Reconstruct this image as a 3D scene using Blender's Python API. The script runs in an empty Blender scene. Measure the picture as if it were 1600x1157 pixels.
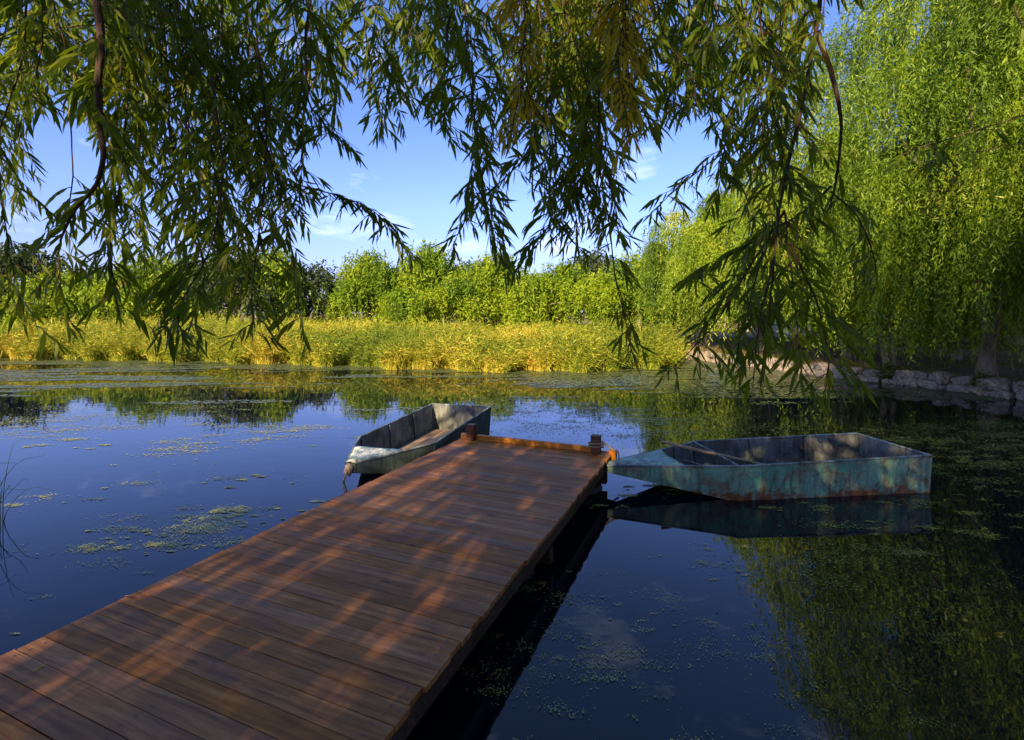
import bpy, bmesh, math, random
import numpy as np
from mathutils import Vector, Matrix

rad = math.radians
scn = bpy.context.scene
COL = scn.collection
rng = np.random.default_rng(11)
random.seed(5)

# ------------------------------------------------------------------ camera
FOC = 790.0            # focal length in photo pixels (1600 px wide)
HOR = 490.0            # photo row of the horizon
EYE = 2.0              # eye height above the water
cam_d = bpy.data.cameras.new('camera')
cam = bpy.data.objects.new('camera', cam_d); COL.objects.link(cam)
cam.location = (0, 0, EYE); cam.rotation_euler = (rad(90), 0, 0)
cam_d.sensor_width = 36; cam_d.lens = FOC / 1600 * 36
cam_d.shift_y = -(1157 / 2 - HOR) / 1600
cam_d.clip_start = 0.05; cam_d.clip_end = 6000
scn.camera = cam

# ------------------------------------------------------------------ light
SUN_EL, SUN_AZ = rad(25), rad(203)      # azimuth clockwise from +Y: behind the camera, to its left
world = bpy.data.worlds.new('World'); scn.world = world
world.use_nodes = True
wn = world.node_tree; wn.nodes.clear()
sky = wn.nodes.new('ShaderNodeTexSky'); sky.sky_type = 'NISHITA'; sky.sun_disc = False
sky.sun_elevation = SUN_EL; sky.sun_rotation = SUN_AZ
sky.air_density = 1.0; sky.dust_density = 0.45; sky.ozone_density = 3.2
tint = wn.nodes.new('ShaderNodeMix'); tint.data_type = 'RGBA'; tint.blend_type = 'MULTIPLY'
tint.inputs[0].default_value = 1.0
tc_ = wn.nodes.new('ShaderNodeTexCoord'); sp_ = wn.nodes.new('ShaderNodeSeparateXYZ'); tr_ = wn.nodes.new('ShaderNodeValToRGB')
wn.links.new(tc_.outputs['Generated'], sp_.inputs[0]); wn.links.new(sp_.outputs['Z'], tr_.inputs[0])
while len(tr_.color_ramp.elements) > 1: tr_.color_ramp.elements.remove(tr_.color_ramp.elements[-1])
tr_.color_ramp.elements[0].position = 0.0; tr_.color_ramp.elements[0].color = (.37, .32, .50, 1)   # deep even blue of the clear afternoon
for p_, c_ in ((.20, (.53, .51, .83)), (.5, (.45, .50, .70)), (1.0, (.88, .82, .84))):
    e_ = tr_.color_ramp.elements.new(p_); e_.color = (*c_, 1)
wn.links.new(tr_.outputs[0], tint.inputs[7])
bg = wn.nodes.new('ShaderNodeBackground'); bg.inputs[1].default_value = 0.13
wo = wn.nodes.new('ShaderNodeOutputWorld')
wn.links.new(sky.outputs[0], tint.inputs[6]); # thin cirrus wisps
cm_ = wn.nodes.new('ShaderNodeMapping'); cm_.inputs['Scale'].default_value = (2.2, 2.2, 7.0); cm_.inputs['Rotation'].default_value = (0, .5, .3)
cn_ = wn.nodes.new('ShaderNodeTexNoise'); cn_.inputs['Scale'].default_value = 1.7; cn_.inputs['Detail'].default_value = 7; cn_.inputs['Roughness'].default_value = .62
cr_ = wn.nodes.new('ShaderNodeMapRange'); cr_.inputs[1].default_value = .56; cr_.inputs[2].default_value = .80; cr_.inputs[4].default_value = .55
cx_ = wn.nodes.new('ShaderNodeMix'); cx_.data_type = 'RGBA'; cx_.inputs[7].default_value = (5.2, 5.4, 6.2, 1)
wn.links.new(tc_.outputs['Generated'], cm_.inputs[0]); wn.links.new(cm_.outputs[0], cn_.inputs['Vector']); wn.links.new(cn_.outputs['Fac'], cr_.inputs[0])
wn.links.new(cr_.outputs[0], cx_.inputs[0]); wn.links.new(tint.outputs[2], cx_.inputs[6]); wn.links.new(cx_.outputs[2], bg.inputs[0])
wn.links.new(bg.outputs[0], wo.inputs[0])
sun_d = bpy.data.lights.new('sun', 'SUN'); sun_d.energy = 4.7; sun_d.angle = rad(0.6)
sun_d.color = (1.0, 0.74, 0.43)
sun = bpy.data.objects.new('sun', sun_d); COL.objects.link(sun)
sv = Vector((math.sin(SUN_AZ) * math.cos(SUN_EL), math.cos(SUN_AZ) * math.cos(SUN_EL), math.sin(SUN_EL)))
sun.rotation_euler = sv.to_track_quat('Z', 'Y').to_euler(); sun.location = (0, 0, 30)
SV = np.array(sv)
scn.view_settings.view_transform = 'Standard'; scn.view_settings.look = 'None'
scn.view_settings.exposure = 1.50; scn.view_settings.gamma = 1.0
scn.view_settings.use_curve_mapping = False
scn.render.engine = 'CYCLES'
scn.cycles.max_bounces = 7; scn.cycles.transparent_max_bounces = 4
scn.cycles.caustics_reflective = False; scn.cycles.caustics_refractive = False
scn.cycles.use_denoising = True

# ------------------------------------------------------------------ helpers
def at(px, py, Y):
    """point at depth Y metres seen at the given spot of the photograph"""
    return np.array([(px - 800) * Y / FOC, Y, EYE - (py - HOR) * Y / FOC])

def to_px(p):
    Y = np.maximum(p[..., 1], 1e-3)
    return 800 + p[..., 0] * FOC / Y, HOR + (EYE - p[..., 2]) * FOC / Y

def tag(o, label=None, cat=None, group=None, kind=None):
    if label: o['label'] = label
    if cat: o['category'] = cat
    if group: o['group'] = group
    if kind: o['kind'] = kind
    return o

def link(name, me, mat=None, parent=None):
    o = bpy.data.objects.new(name, me); COL.objects.link(o)
    if mat and me is not None and not me.materials: me.materials.append(mat)
    if parent: o.parent = parent
    return o

def empty(name, loc=(0, 0, 0), rz=0.0):
    o = bpy.data.objects.new(name, None); COL.objects.link(o)
    o.location = loc; o.rotation_euler = (0, 0, rz); o.empty_display_size = 0.2
    return o

def np_mesh(name, V, F, rnd=None, smooth=False):
    """V (n,3); F (m,k) faces of one size; rnd (n,) a per-point number for the material"""
    V = np.asarray(V, dtype=np.float32); F = np.asarray(F, dtype=np.int32)
    me = bpy.data.meshes.new(name)
    me.vertices.add(len(V)); me.vertices.foreach_set('co', V.ravel())
    k = F.shape[1]
    me.loops.add(F.size); me.loops.foreach_set('vertex_index', F.ravel())
    me.polygons.add(len(F)); me.polygons.foreach_set('loop_start', np.arange(0, F.size, k, dtype=np.int32))
    me.update(calc_edges=True)
    if rnd is not None:
        a = me.attributes.new('rnd', 'FLOAT', 'POINT'); a.data.foreach_set('value', np.asarray(rnd, dtype=np.float32))
    if smooth: me.polygons.foreach_set('use_smooth', np.ones(len(F), dtype=bool))
    return me

def bm_mesh(name, bm, smooth=False):
    me = bpy.data.meshes.new(name); bm.to_mesh(me); bm.free()
    if smooth:
        for p in me.polygons: p.use_smooth = True
    return me

def box_bm(bm, c, s, rot=None):
    r = bmesh.ops.create_cube(bm, size=1.0)
    M = Matrix.Translation(c) @ (rot if rot else Matrix.Identity(4)) @ Matrix.Diagonal((s[0], s[1], s[2], 1))
    bmesh.ops.transform(bm, matrix=M, verts=r['verts'])
    return r['verts']

def tube(paths, radii, sides=6):
    """joined tapered tubes along polylines -> V, F (quads)"""
    Vs, Fs, off = [], [], 0
    for P, R in zip(paths, radii):
        P = np.asarray(P, float); n = len(P); R = np.asarray(R, float)
        T = np.gradient(P, axis=0); T /= np.linalg.norm(T, axis=1)[:, None] + 1e-9
        ref = np.array([0.31, 0.87, 0.38])
        A = np.cross(T, ref); A /= np.linalg.norm(A, axis=1)[:, None] + 1e-9
        B = np.cross(T, A)
        th = np.arange(sides) * 2 * math.pi / sides
        ring = P[:, None, :] + R[:, None, None] * (A[:, None, :] * np.cos(th)[None, :, None] + B[:, None, :] * np.sin(th)[None, :, None])
        Vs.append(ring.reshape(-1, 3))
        i = np.arange(n - 1)[:, None] * sides; j = np.arange(sides)[None, :]; j2 = (j + 1) % sides
        f = np.stack([i + j, i + j2, i + sides + j2, i + sides + j], axis=-1).reshape(-1, 4) + off
        Fs.append(f); off += n * sides
    return np.concatenate(Vs), np.concatenate(Fs)

def spline(C, n):
    """smooth curve through control points (Catmull-Rom)"""
    C = np.asarray(C, float)
    C = np.vstack([2 * C[0] - C[1], C, 2 * C[-1] - C[-2]])
    u = np.linspace(0, len(C) - 3 - 1e-6, n); k = u.astype(int); t = (u - k)[:, None]
    a, b, c, d = C[k], C[k + 1], C[k + 2], C[k + 3]
    return 0.5 * (2 * b + (c - a) * t + (2 * a - 5 * b + 4 * c - d) * t ** 2 + (3 * b - a - 3 * c + d) * t ** 3)

def nrm(v): return v / (np.linalg.norm(v, axis=-1, keepdims=True) + 1e-9)

def leaves_fine(P, D, L, W, r):
    """lance-shaped leaves, creased and curved: 6 points, 4 triangles"""
    n = len(P); D = nrm(D)
    ref = r.normal(size=(n, 3)); S = nrm(np.cross(D, ref)); N = np.cross(D, S)
    L = L[:, None]; W = W[:, None]
    bend = r.normal(size=(n, 1)) * .16 * L
    down = np.array([0, 0, -1.0]) * L * .12
    v0 = P
    v1 = P + D * L * .32 + S * W * .5 + N * (W * .16 + bend * .25) + down * .2
    v2 = P + D * L * .32 - S * W * .5 + N * (W * .16 + bend * .25) + down * .2
    v3 = P + D * L * .68 + S * W * .36 + N * (W * .10 + bend * .65) + down * .55
    v4 = P + D * L * .68 - S * W * .36 + N * (W * .10 + bend * .65) + down * .55
    v5 = P + D * L + N * bend * 1.2 + down * 1.1
    V = np.stack([v0, v1, v2, v3, v4, v5], axis=1).reshape(-1, 3)
    b = (np.arange(n) * 6)[:, None]
    F = (b[:, None] + np.array([[0, 1, 2], [1, 3, 4], [1, 4, 2], [3, 5, 4]])[None]).reshape(-1, 3)
    return V, F

def leaves_coarse(P, D, L, W, r):
    """diamond leaves: 4 points, 1 quad"""
    n = len(P); D = nrm(D)
    S = nrm(np.cross(D, r.normal(size=(n, 3))))
    L = L[:, None]; W = W[:, None]
    V = np.stack([P, P + D * L * .42 + S * W * .5, P + D * L, P + D * L * .42 - S * W * .5], axis=1).reshape(-1, 3)
    b = (np.arange(n) * 4)[:, None]
    return V, b + np.array([[0, 1, 2, 3]])

# ------------------------------------------------------------------ materials
def new_mat(name):
    m = bpy.data.materials.new(name); m.use_nodes = True
    nt = m.node_tree; nt.nodes.clear()
    out = nt.nodes.new('ShaderNodeOutputMaterial')
    return m, nt, out

def node(nt, typ, **kw):
    n = nt.nodes.new(typ)
    for k, v in kw.items():
        if k.startswith('i_'):
            key = k[2:]
            n.inputs[int(key) if key.isdigit() else key.replace('_', ' ')].default_value = v
        else: setattr(n, k, v)
    return n

def ramp(nt, stops, interp='LINEAR'):
    n = nt.nodes.new('ShaderNodeValToRGB'); cr = n.color_ramp; cr.interpolation = interp
    while len(cr.elements) > 1: cr.elements.remove(cr.elements[-1])
    cr.elements[0].position = stops[0][0]; cr.elements[0].color = (*stops[0][1], 1)
    for p, c in stops[1:]:
        e = cr.elements.new(p); e.color = (*c, 1)
    return n

def bump(nt, height, strength=.3, dist=.01):
    b = nt.nodes.new('ShaderNodeBump'); b.inputs['Strength'].default_value = strength
    b.inputs['Distance'].default_value = dist
    nt.links.new(height, b.inputs['Height']); return b

def leaf_mat(name, stops, transl=.45, rough=.45, spec=.35, clump=0.0, clump_scale=.6):
    m, nt, out = new_mat(name); L = nt.links
    a = node(nt, 'ShaderNodeAttribute', attribute_name='rnd')
    fac = a.outputs['Fac']
    if clump:
        g = node(nt, 'ShaderNodeNewGeometry')
        nz = node(nt, 'ShaderNodeTexNoise', i_Scale=clump_scale, i_Detail=2.0)
        L.new(g.outputs['Position'], nz.inputs['Vector'])
        ma = node(nt, 'ShaderNodeMath', operation='MULTIPLY_ADD')
        sub = node(nt, 'ShaderNodeMath', operation='SUBTRACT', i_1=.5)
        L.new(nz.outputs['Fac'], sub.inputs[0]); L.new(sub.outputs[0], ma.inputs[0])
        ma.inputs[1].default_value = clump; L.new(fac, ma.inputs[2]); fac = ma.outputs[0]
    cr = ramp(nt, stops); L.new(fac, cr.inputs[0])
    p = node(nt, 'ShaderNodeBsdfPrincipled'); p.inputs['Roughness'].default_value = rough
    p.inputs['Specular IOR Level'].default_value = spec
    L.new(cr.outputs[0], p.inputs['Base Color'])
    t = node(nt, 'ShaderNodeBsdfTranslucent')
    bright = node(nt, 'ShaderNodeMix', data_type='RGBA', blend_type='MULTIPLY'); bright.inputs[0].default_value = 1
    bright.inputs[7].default_value = (1.25, 1.15, .55, 1)
    L.new(cr.outputs[0], bright.inputs[6]); L.new(bright.outputs[2], t.inputs['Color'])
    mx = node(nt, 'ShaderNodeMixShader'); mx.inputs[0].default_value = transl
    L.new(p.outputs[0], mx.inputs[1]); L.new(t.outputs[0], mx.inputs[2]); L.new(mx.outputs[0], out.inputs[0])
    return m

M = {}
M['leaf_near'] = leaf_mat('willow_leaf', [(0, (.09, .165, .009)), (.5, (.155, .235, .012)), (.85, (.23, .29, .016)), (1, (.34, .30, .02))], .60, .45, .35)
M['leaf_yellow'] = leaf_mat('yellowed_leaf', [(0, (.34, .36, .02)), (.5, (.60, .50, .025)), (1, (.70, .48, .03))], .5, .45, .3)
M['leaf_right'] = leaf_mat('bright_willow_leaf', [(0, (.07, .14, .010)), (.5, (.17, .28, .014)), (.85, (.29, .40, .025)), (1, (.38, .44, .06))], .42, .5, .35, 1.3, .55)
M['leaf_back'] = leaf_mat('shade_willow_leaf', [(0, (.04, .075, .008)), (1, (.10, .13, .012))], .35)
M['leaf_far'] = leaf_mat('far_willow_leaf', [(0, (.06, .13, .012)), (.5, (.17, .27, .012)), (1, (.29, .37, .02))], .35, .6, .2, .9, .25)
M['leaf_far_dark'] = leaf_mat('far_dark_leaf', [(0, (.025, .045, .018)), (.6, (.05, .075, .03)), (1, (.09, .11, .04))], .25, .6, .2, .6, .3)
M['leaf_far_rust'] = leaf_mat('far_rusty_leaf', [(0, (.12, .07, .02)), (1, (.26, .13, .03))], .25, .6, .2)
M['reed'] = leaf_mat('reed_blade', [(0, (.14, .21, .02)), (.35, (.31, .35, .03)), (.62, (.50, .46, .05)), (.88, (.62, .45, .08)), (1, (.54, .28, .04))], .3, .55, .25, 1.1, .22)
M['algae'] = leaf_mat('pond_weed', [(0, (.06, .09, .03)), (.5, (.17, .22, .05)), (.85, (.34, .37, .07)), (1, (.46, .43, .07))], .1, .35, .5)
M['algae_pale'] = leaf_mat('pale_pond_weed', [(0, (.05, .075, .035)), (.6, (.12, .16, .06)), (1, (.24, .26, .10))], .1, .3, .5)

def bark_mat(name, a, b, scale=9):
    m, nt, out = new_mat(name); L = nt.links
    g = node(nt, 'ShaderNodeNewGeometry')
    mp = node(nt, 'ShaderNodeMapping'); mp.inputs['Scale'].default_value = (1, 1, .25)
    L.new(g.outputs['Position'], mp.inputs[0])
    nz = node(nt, 'ShaderNodeTexNoise', i_Scale=scale, i_Detail=6.0, i_Roughness=.65)
    L.new(mp.outputs[0], nz.inputs['Vector'])
    cr = ramp(nt, [(.3, a), (.7, b)]); L.new(nz.outputs['Fac'], cr.inputs[0])
    p = node(nt, 'ShaderNodeBsdfPrincipled'); p.inputs['Roughness'].default_value = .85
    L.new(cr.outputs[0], p.inputs['Base Color'])
    b_ = bump(nt, nz.outputs['Fac'], .7, .03); L.new(b_.outputs[0], p.inputs['Normal'])
    L.new(p.outputs[0], out.inputs[0]); return m
M['twig'] = bark_mat('dark_twig', (.035, .018, .012), (.09, .05, .03), 40)
M['bark'] = bark_mat('willow_bark', (.10, .075, .05), (.30, .24, .18), 7)

def wood_mat(name, dark, mid, light, knots=True, rough=(.38, .6)):
    m, nt, out = new_mat(name); L = nt.links
    tc = node(nt, 'ShaderNodeTexCoord'); oi = node(nt, 'ShaderNodeObjectInfo')
    off = node(nt, 'ShaderNodeVectorMath', operation='MULTIPLY_ADD')
    cmb = node(nt, 'ShaderNodeCombineXYZ')
    for i in range(3): L.new(oi.outputs['Random'], cmb.inputs[i])
    L.new(cmb.outputs[0], off.inputs[0]); off.inputs[1].default_value = (37, 91, 53); L.new(tc.outputs['Object'], off.inputs[2])
    mp = node(nt, 'ShaderNodeMapping'); mp.inputs['Scale'].default_value = (1.1, 16, 16); L.new(off.outputs[0], mp.inputs[0])
    n1 = node(nt, 'ShaderNodeTexNoise', i_Scale=2.2, i_Detail=7.0, i_Roughness=.62, i_Distortion=.6); L.new(mp.outputs[0], n1.inputs['Vector'])
    mp2 = node(nt, 'ShaderNodeMapping'); mp2.inputs['Scale'].default_value = (1.0, 3, 3); L.new(off.outputs[0], mp2.inputs[0])
    n2 = node(nt, 'ShaderNodeTexNoise', i_Scale=1.6, i_Detail=4.0, i_Roughness=.6); L.new(mp2.outputs[0], n2.inputs['Vector'])
    cr = ramp(nt, [(.30, dark), (.5, mid), (.70, light)]); L.new(n1.outputs['Fac'], cr.inputs[0])
    # weathering blotches, lighter or darker, with shapes of their own
    cr2 = ramp(nt, [(.3, (.62, .60, .62)), (.55, (1, 1, 1)), (.75, (1.25, 1.2, 1.2))]); L.new(n2.outputs['Fac'], cr2.inputs[0])
    mx = node(nt, 'ShaderNodeMix', data_type='RGBA', blend_type='MULTIPLY'); mx.inputs[0].default_value = 1
    L.new(cr.outputs[0], mx.inputs[6]); L.new(cr2.outputs[0], mx.inputs[7])
    hsv = node(nt, 'ShaderNodeHueSaturation')
    mr = node(nt, 'ShaderNodeMapRange', i_3=.85, i_4=1.15); L.new(oi.outputs['Random'], mr.inputs[0]); L.new(mr.outputs[0], hsv.inputs['Value'])
    wn_ = node(nt, 'ShaderNodeTexWhiteNoise', noise_dimensions='1D'); L.new(oi.outputs['Random'], wn_.inputs['W'])
    mr2 = node(nt, 'ShaderNodeMapRange', i_3=.92, i_4=1.08); L.new(wn_.outputs['Value'], mr2.inputs[0]); L.new(mr2.outputs[0], hsv.inputs['Saturation'])
    L.new(mx.outputs[2], hsv.inputs['Color'])
    col = hsv.outputs[0]
    if knots:
        mp3 = node(nt, 'ShaderNodeMapping'); mp3.inputs['Scale'].default_value = (2.2, 9, 9); L.new(off.outputs[0], mp3.inputs[0])
        vo = node(nt, 'ShaderNodeTexVoronoi', i_Scale=1.0); L.new(mp3.outputs[0], vo.inputs['Vector'])
        kr = ramp(nt, [(.0, (.12, .10, .10)), (.07, (.35, .32, .3)), (.13, (1, 1, 1))]); L.new(vo.outputs['Distance'], kr.inputs[0])
        mk = node(nt, 'ShaderNodeMix', data_type='RGBA', blend_type='MULTIPLY'); mk.inputs[0].default_value = .8
        L.new(col, mk.inputs[6]); L.new(kr.outputs[0], mk.inputs[7]); col = mk.outputs[2]
    p = node(nt, 'ShaderNodeBsdfPrincipled'); p.inputs['Specular IOR Level'].default_value = .22
    L.new(col, p.inputs['Base Color'])
    rr = node(nt, 'ShaderNodeMapRange', i_1=.3, i_2=.7, i_3=rough[0], i_4=rough[1]); L.new(n2.outputs['Fac'], rr.inputs[0])
    L.new(rr.outputs[0], p.inputs['Roughness'])
    b_ = bump(nt, n1.outputs['Fac'], .5, .004); L.new(b_.outputs[0], p.inputs['Normal'])
    L.new(p.outputs[0], out.inputs[0]); return m
M['deck'] = wood_mat('stained_deck_wood', (.17, .066, .017), (.30, .125, .034), (.42, .20, .068), True, (.5, .75))
M['deck_orange'] = wood_mat('orange_board_wood', (.30, .10, .015), (.42, .16, .02), (.52, .22, .04))
M['pile'] = wood_mat('dark_pile_wood', (.02, .012, .008), (.05, .03, .018), (.10, .05, .03), False)
M['post'] = wood_mat('brown_post_wood', (.05, .02, .012), (.12, .05, .03), (.2, .09, .05), False)
M['oar'] = wood_mat('bleached_oar_wood', (.16, .11, .07), (.30, .21, .14), (.42, .32, .22), False)

def paint_mat(name, paint1, paint2, rust, grey, wear=.5, rust_low=True):
    """worn paint over metal: flaking patches, rust blooms, scratches"""
    m, nt, out = new_mat(name); L = nt.links
    tc = node(nt, 'ShaderNodeTexCoord')
    n1 = node(nt, 'ShaderNodeTexNoise', i_Scale=5.0, i_Detail=9.0, i_Roughness=.72, i_Distortion=.4); L.new(tc.outputs['Object'], n1.inputs['Vector'])
    n2 = node(nt, 'ShaderNodeTexNoise', i_Scale=2.6, i_Detail=8.0, i_Roughness=.66, i_Distortion=1.0); L.new(tc.outputs['Object'], n2.inputs['Vector'])
    mpd = node(nt, 'ShaderNodeMapping'); mpd.inputs['Location'].default_value = (7, 3, 5); L.new(tc.outputs['Object'], mpd.inputs[0])
    n3 = node(nt, 'ShaderNodeTexNoise', i_Scale=9.0, i_Detail=8.0, i_Roughness=.75); L.new(mpd.outputs[0], n3.inputs['Vector'])
    base = ramp(nt, [(.35, paint1), (.65, paint2)]); L.new(n2.outputs['Fac'], base.inputs[0])
    gm = ramp(nt, [(.50 - .12 * wear, (0, 0, 0)), (.56 - .06 * wear, (1, 1, 1))]); L.new(n1.outputs['Fac'], gm.inputs[0])
    mx = node(nt, 'ShaderNodeMix', data_type='RGBA'); L.new(gm.outputs[0], mx.inputs[0])
    mx.inputs[6].default_value = (*grey, 1); L.new(base.outputs[0], mx.inputs[7])
    # rust: noise, stronger close to the water line
    sep = node(nt, 'ShaderNodeSeparateXYZ'); L.new(tc.outputs['Object'], sep.inputs[0])
    mr = node(nt, 'ShaderNodeMapRange', i_1=.0, i_2=.17, i_3=(.17 if rust_low else 0.0), i_4=-.02); L.new(sep.outputs['Z'], mr.inputs[0])
    ad = node(nt, 'ShaderNodeMath', operation='ADD'); L.new(n3.outputs['Fac'], ad.inputs[0]); L.new(mr.outputs[0], ad.inputs[1])
    rm = ramp(nt, [(.57, (0, 0, 0)), (.66, (1, 1, 1))]); L.new(ad.outputs[0], rm.inputs[0])
    rc = ramp(nt, [(.3, tuple(c * .45 for c in rust)), (.7, rust)]); L.new(n1.outputs['Fac'], rc.inputs[0])
    mx2 = node(nt, 'ShaderNodeMix', data_type='RGBA'); L.new(rm.outputs[0], mx2.inputs[0])
    L.new(mx.outputs[2], mx2.inputs[6]); L.new(rc.outputs[0], mx2.inputs[7])
    mps = node(nt, 'ShaderNodeMapping'); mps.inputs['Scale'].default_value = (9, 9, .9); L.new(tc.outputs['Object'], mps.inputs[0])
    ns = node(nt, 'ShaderNodeTexNoise', i_Scale=2.0, i_Detail=6.0, i_Roughness=.7); L.new(mps.outputs[0], ns.inputs['Vector'])
    sr = ramp(nt, [(.36, (.55, .50, .46)), (.52, (1, 1, 1)), (.72, (1.12, 1.1, 1.06))]); L.new(ns.outputs['Fac'], sr.inputs[0])
    n4 = node(nt, 'ShaderNodeTexNoise', i_Scale=34.0, i_Detail=4.0, i_Roughness=.7); L.new(tc.outputs['Object'], n4.inputs['Vector'])
    s4 = ramp(nt, [(.33, (.62, .58, .55)), (.45, (1, 1, 1))]); L.new(n4.outputs['Fac'], s4.inputs[0])
    ms = node(nt, 'ShaderNodeMix', data_type='RGBA', blend_type='MULTIPLY'); ms.inputs[0].default_value = 1
    L.new(mx2.outputs[2], ms.inputs[6]); L.new(sr.outputs[0], ms.inputs[7])
    mx2 = node(nt, 'ShaderNodeMix', data_type='RGBA', blend_type='MULTIPLY'); mx2.inputs[0].default_value = 1
    L.new(ms.outputs[2], mx2.inputs[6]); L.new(s4.outputs[0], mx2.inputs[7])
    p = node(nt, 'ShaderNodeBsdfPrincipled'); p.inputs['Roughness'].default_value = .6
    p.inputs['Specular IOR Level'].default_value = .35
    L.new(mx2.outputs[2], p.inputs['Base Color'])
    b_ = bump(nt, n1.outputs['Fac'], .5, .006); L.new(b_.outputs[0], p.inputs['Normal'])
    L.new(p.outputs[0], out.inputs[0]); return m
M['hull_green'] = paint_mat('worn_turquoise_paint', (.10, .33, .26), (.26, .40, .31), (.25, .115, .05), (.17, .16, .12), .85)
M['hull_dark'] = paint_mat('dull_grey_green_paint', (.05, .09, .085), (.10, .14, .13), (.10, .06, .04), (.06, .08, .08), .5)
M['inside'] = paint_mat('bare_grey_metal', (.12, .14, .135), (.20, .22, .205), (.16, .095, .06), (.09, .10, .10), .5, False)
M['foredeck_pale'] = paint_mat('flaking_sunlit_pale_paint', (.74, .76, .68), (.62, .70, .62), (.30, .20, .12), (.22, .34, .28), .35, False)  # pale flaking paint, whitened further to stand in for sunlight on the foredeck
M['foredeck_green'] = paint_mat('flaking_turquoise_paint', (.20, .42, .38), (.30, .45, .40), (.20, .13, .08), (.20, .24, .22), .5, False)
M['gunwale'] = paint_mat('scuffed_blue_grey_paint', (.16, .24, .25), (.26, .33, .33), (.2, .1, .05), (.10, .12, .12), .5, False)

def plain(name, c, rough=.7, bscale=60, bstr=.4, c2=None):
    m, nt, out = new_mat(name); L = nt.links
    tc = node(nt, 'ShaderNodeTexCoord')
    nz = node(nt, 'ShaderNodeTexNoise', i_Scale=float(bscale), i_Detail=5.0); L.new(tc.outputs['Object'], nz.inputs['Vector'])
    cr = ramp(nt, [(.3, tuple(x * .7 for x in c)), (.7, c2 or tuple(min(1, x * 1.3) for x in c))]); L.new(nz.outputs['Fac'], cr.inputs[0])
    p = node(nt, 'ShaderNodeBsdfPrincipled'); p.inputs['Roughness'].default_value = rough
    L.new(cr.outputs[0], p.inputs['Base Color'])
    b_ = bump(nt, nz.outputs['Fac'], bstr, .01); L.new(b_.outputs[0], p.inputs['Normal'])
    L.new(p.outputs[0], out.inputs[0]); return m
M['rope'] = plain('dirty_rope', (.22, .17, .12), .9, 120)
M['chain'] = plain('dark_chain_metal', (.05, .045, .045), .5, 60)
M['cloth'] = plain('muddy_cloth', (.30, .24, .18), .9, 30)
M['stone'] = plain('bank_stone', (.13, .115, .09), .9, 5, .9, (.36, .31, .25))
M['pale_wall'] = plain('pale_render', (.50, .44, .36), .9, 5, .3)
M['tyre'] = plain('old_rubber', (.03, .02, .018), .7, 40)

def ground_mat():
    m, nt, out = new_mat('bank_earth'); L = nt.links
    g = node(nt, 'ShaderNodeNewGeometry')
    n1 = node(nt, 'ShaderNodeTexNoise', i_Scale=.35, i_Detail=8.0, i_Roughness=.7); L.new(g.outputs['Position'], n1.inputs['Vector'])
    n2 = node(nt, 'ShaderNodeTexNoise', i_Scale=14.0, i_Detail=5.0); L.new(g.outputs['Position'], n2.inputs['Vector'])
    cr = ramp(nt, [(.35, (.10, .062, .038)), (.52, (.19, .125, .07)), (.62, (.16, .15, .04)), (.8, (.12, .15, .03))]); L.new(n1.outputs['Fac'], cr.inputs[0])
    p = node(nt, 'ShaderNodeBsdfPrincipled'); p.inputs['Roughness'].default_value = .95
    L.new(cr.outputs[0], p.inputs['Base Color'])
    b_ = bump(nt, n2.outputs['Fac'], .8, .05); L.new(b_.outputs[0], p.inputs['Normal'])
    L.new(p.outputs[0], out.inputs[0]); return m
M['ground'] = ground_mat()

def water_mat():
    m, nt, out = new_mat('pond_water'); L = nt.links
    g = node(nt, 'ShaderNodeNewGeometry')
    mp = node(nt, 'ShaderNodeMapping'); mp.inputs['Scale'].default_value = (1, 1.6, 1); L.new(g.outputs['Position'], mp.inputs[0])
    n1 = node(nt, 'ShaderNodeTexNoise', i_Scale=2.2, i_Detail=3.0, i_Roughness=.5); L.new(mp.outputs[0], n1.inputs['Vector'])
    n2 = node(nt, 'ShaderNodeTexNoise', i_Scale=.5, i_Detail=2.0); L.new(mp.outputs[0], n2.inputs['Vector'])
    ml = node(nt, 'ShaderNodeMath', operation='MULTIPLY'); L.new(n1.outputs['Fac'], ml.inputs[0]); L.new(n2.outputs['Fac'], ml.inputs[1])
    b_ = bump(nt, ml.outputs[0], .10, .02)
    p = node(nt, 'ShaderNodeBsdfPrincipled'); p.inputs['Base Color'].default_value = (.002, .004, .009, 1)
    p.inputs['Roughness'].default_value = .015; p.inputs['IOR'].default_value = 1.43
    L.new(b_.outputs[0], p.inputs['Normal']); L.new(p.outputs[0], out.inputs[0]); return m
M['water'] = water_mat()

# ------------------------------------------------------------------ setting: ground and water
POND = np.array([(-70, 0.4), (-6, 0.5), (-3.0, 0.9), (1.5, 0.75), (6, 0.2), (11, -1.5), (14.6, 0.5), (15.2, 5), (13.6, 9), (11.9, 11.7), (11.35, 13.7),
                 (10.0, 15.8), (8.9, 19.3), (7.6, 22.8), (6.6, 26), (3, 25), (-3, 24), (-10, 25), (-22, 27), (-70, 27)])
def pond_dist(X, Y):
    """signed distance, negative inside the pond"""
    P = POND; n = len(P); d = np.full(X.shape, 1e9); inside = np.zeros(X.shape, bool)
    for i in range(n):
        a = P[i]; b = P[(i + 1) % n]; e = b - a
        t = np.clip(((X - a[0]) * e[0] + (Y - a[1]) * e[1]) / (e @ e), 0, 1)
        d = np.minimum(d, np.hypot(X - a[0] - t * e[0], Y - a[1] - t * e[1]))
        c = ((a[1] > Y) != (b[1] > Y)) & (X < (b[0] - a[0]) * (Y - a[1]) / (b[1] - a[1] + 1e-12) + a[0])
        inside ^= c
    return np.where(inside, -d, d)
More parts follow.
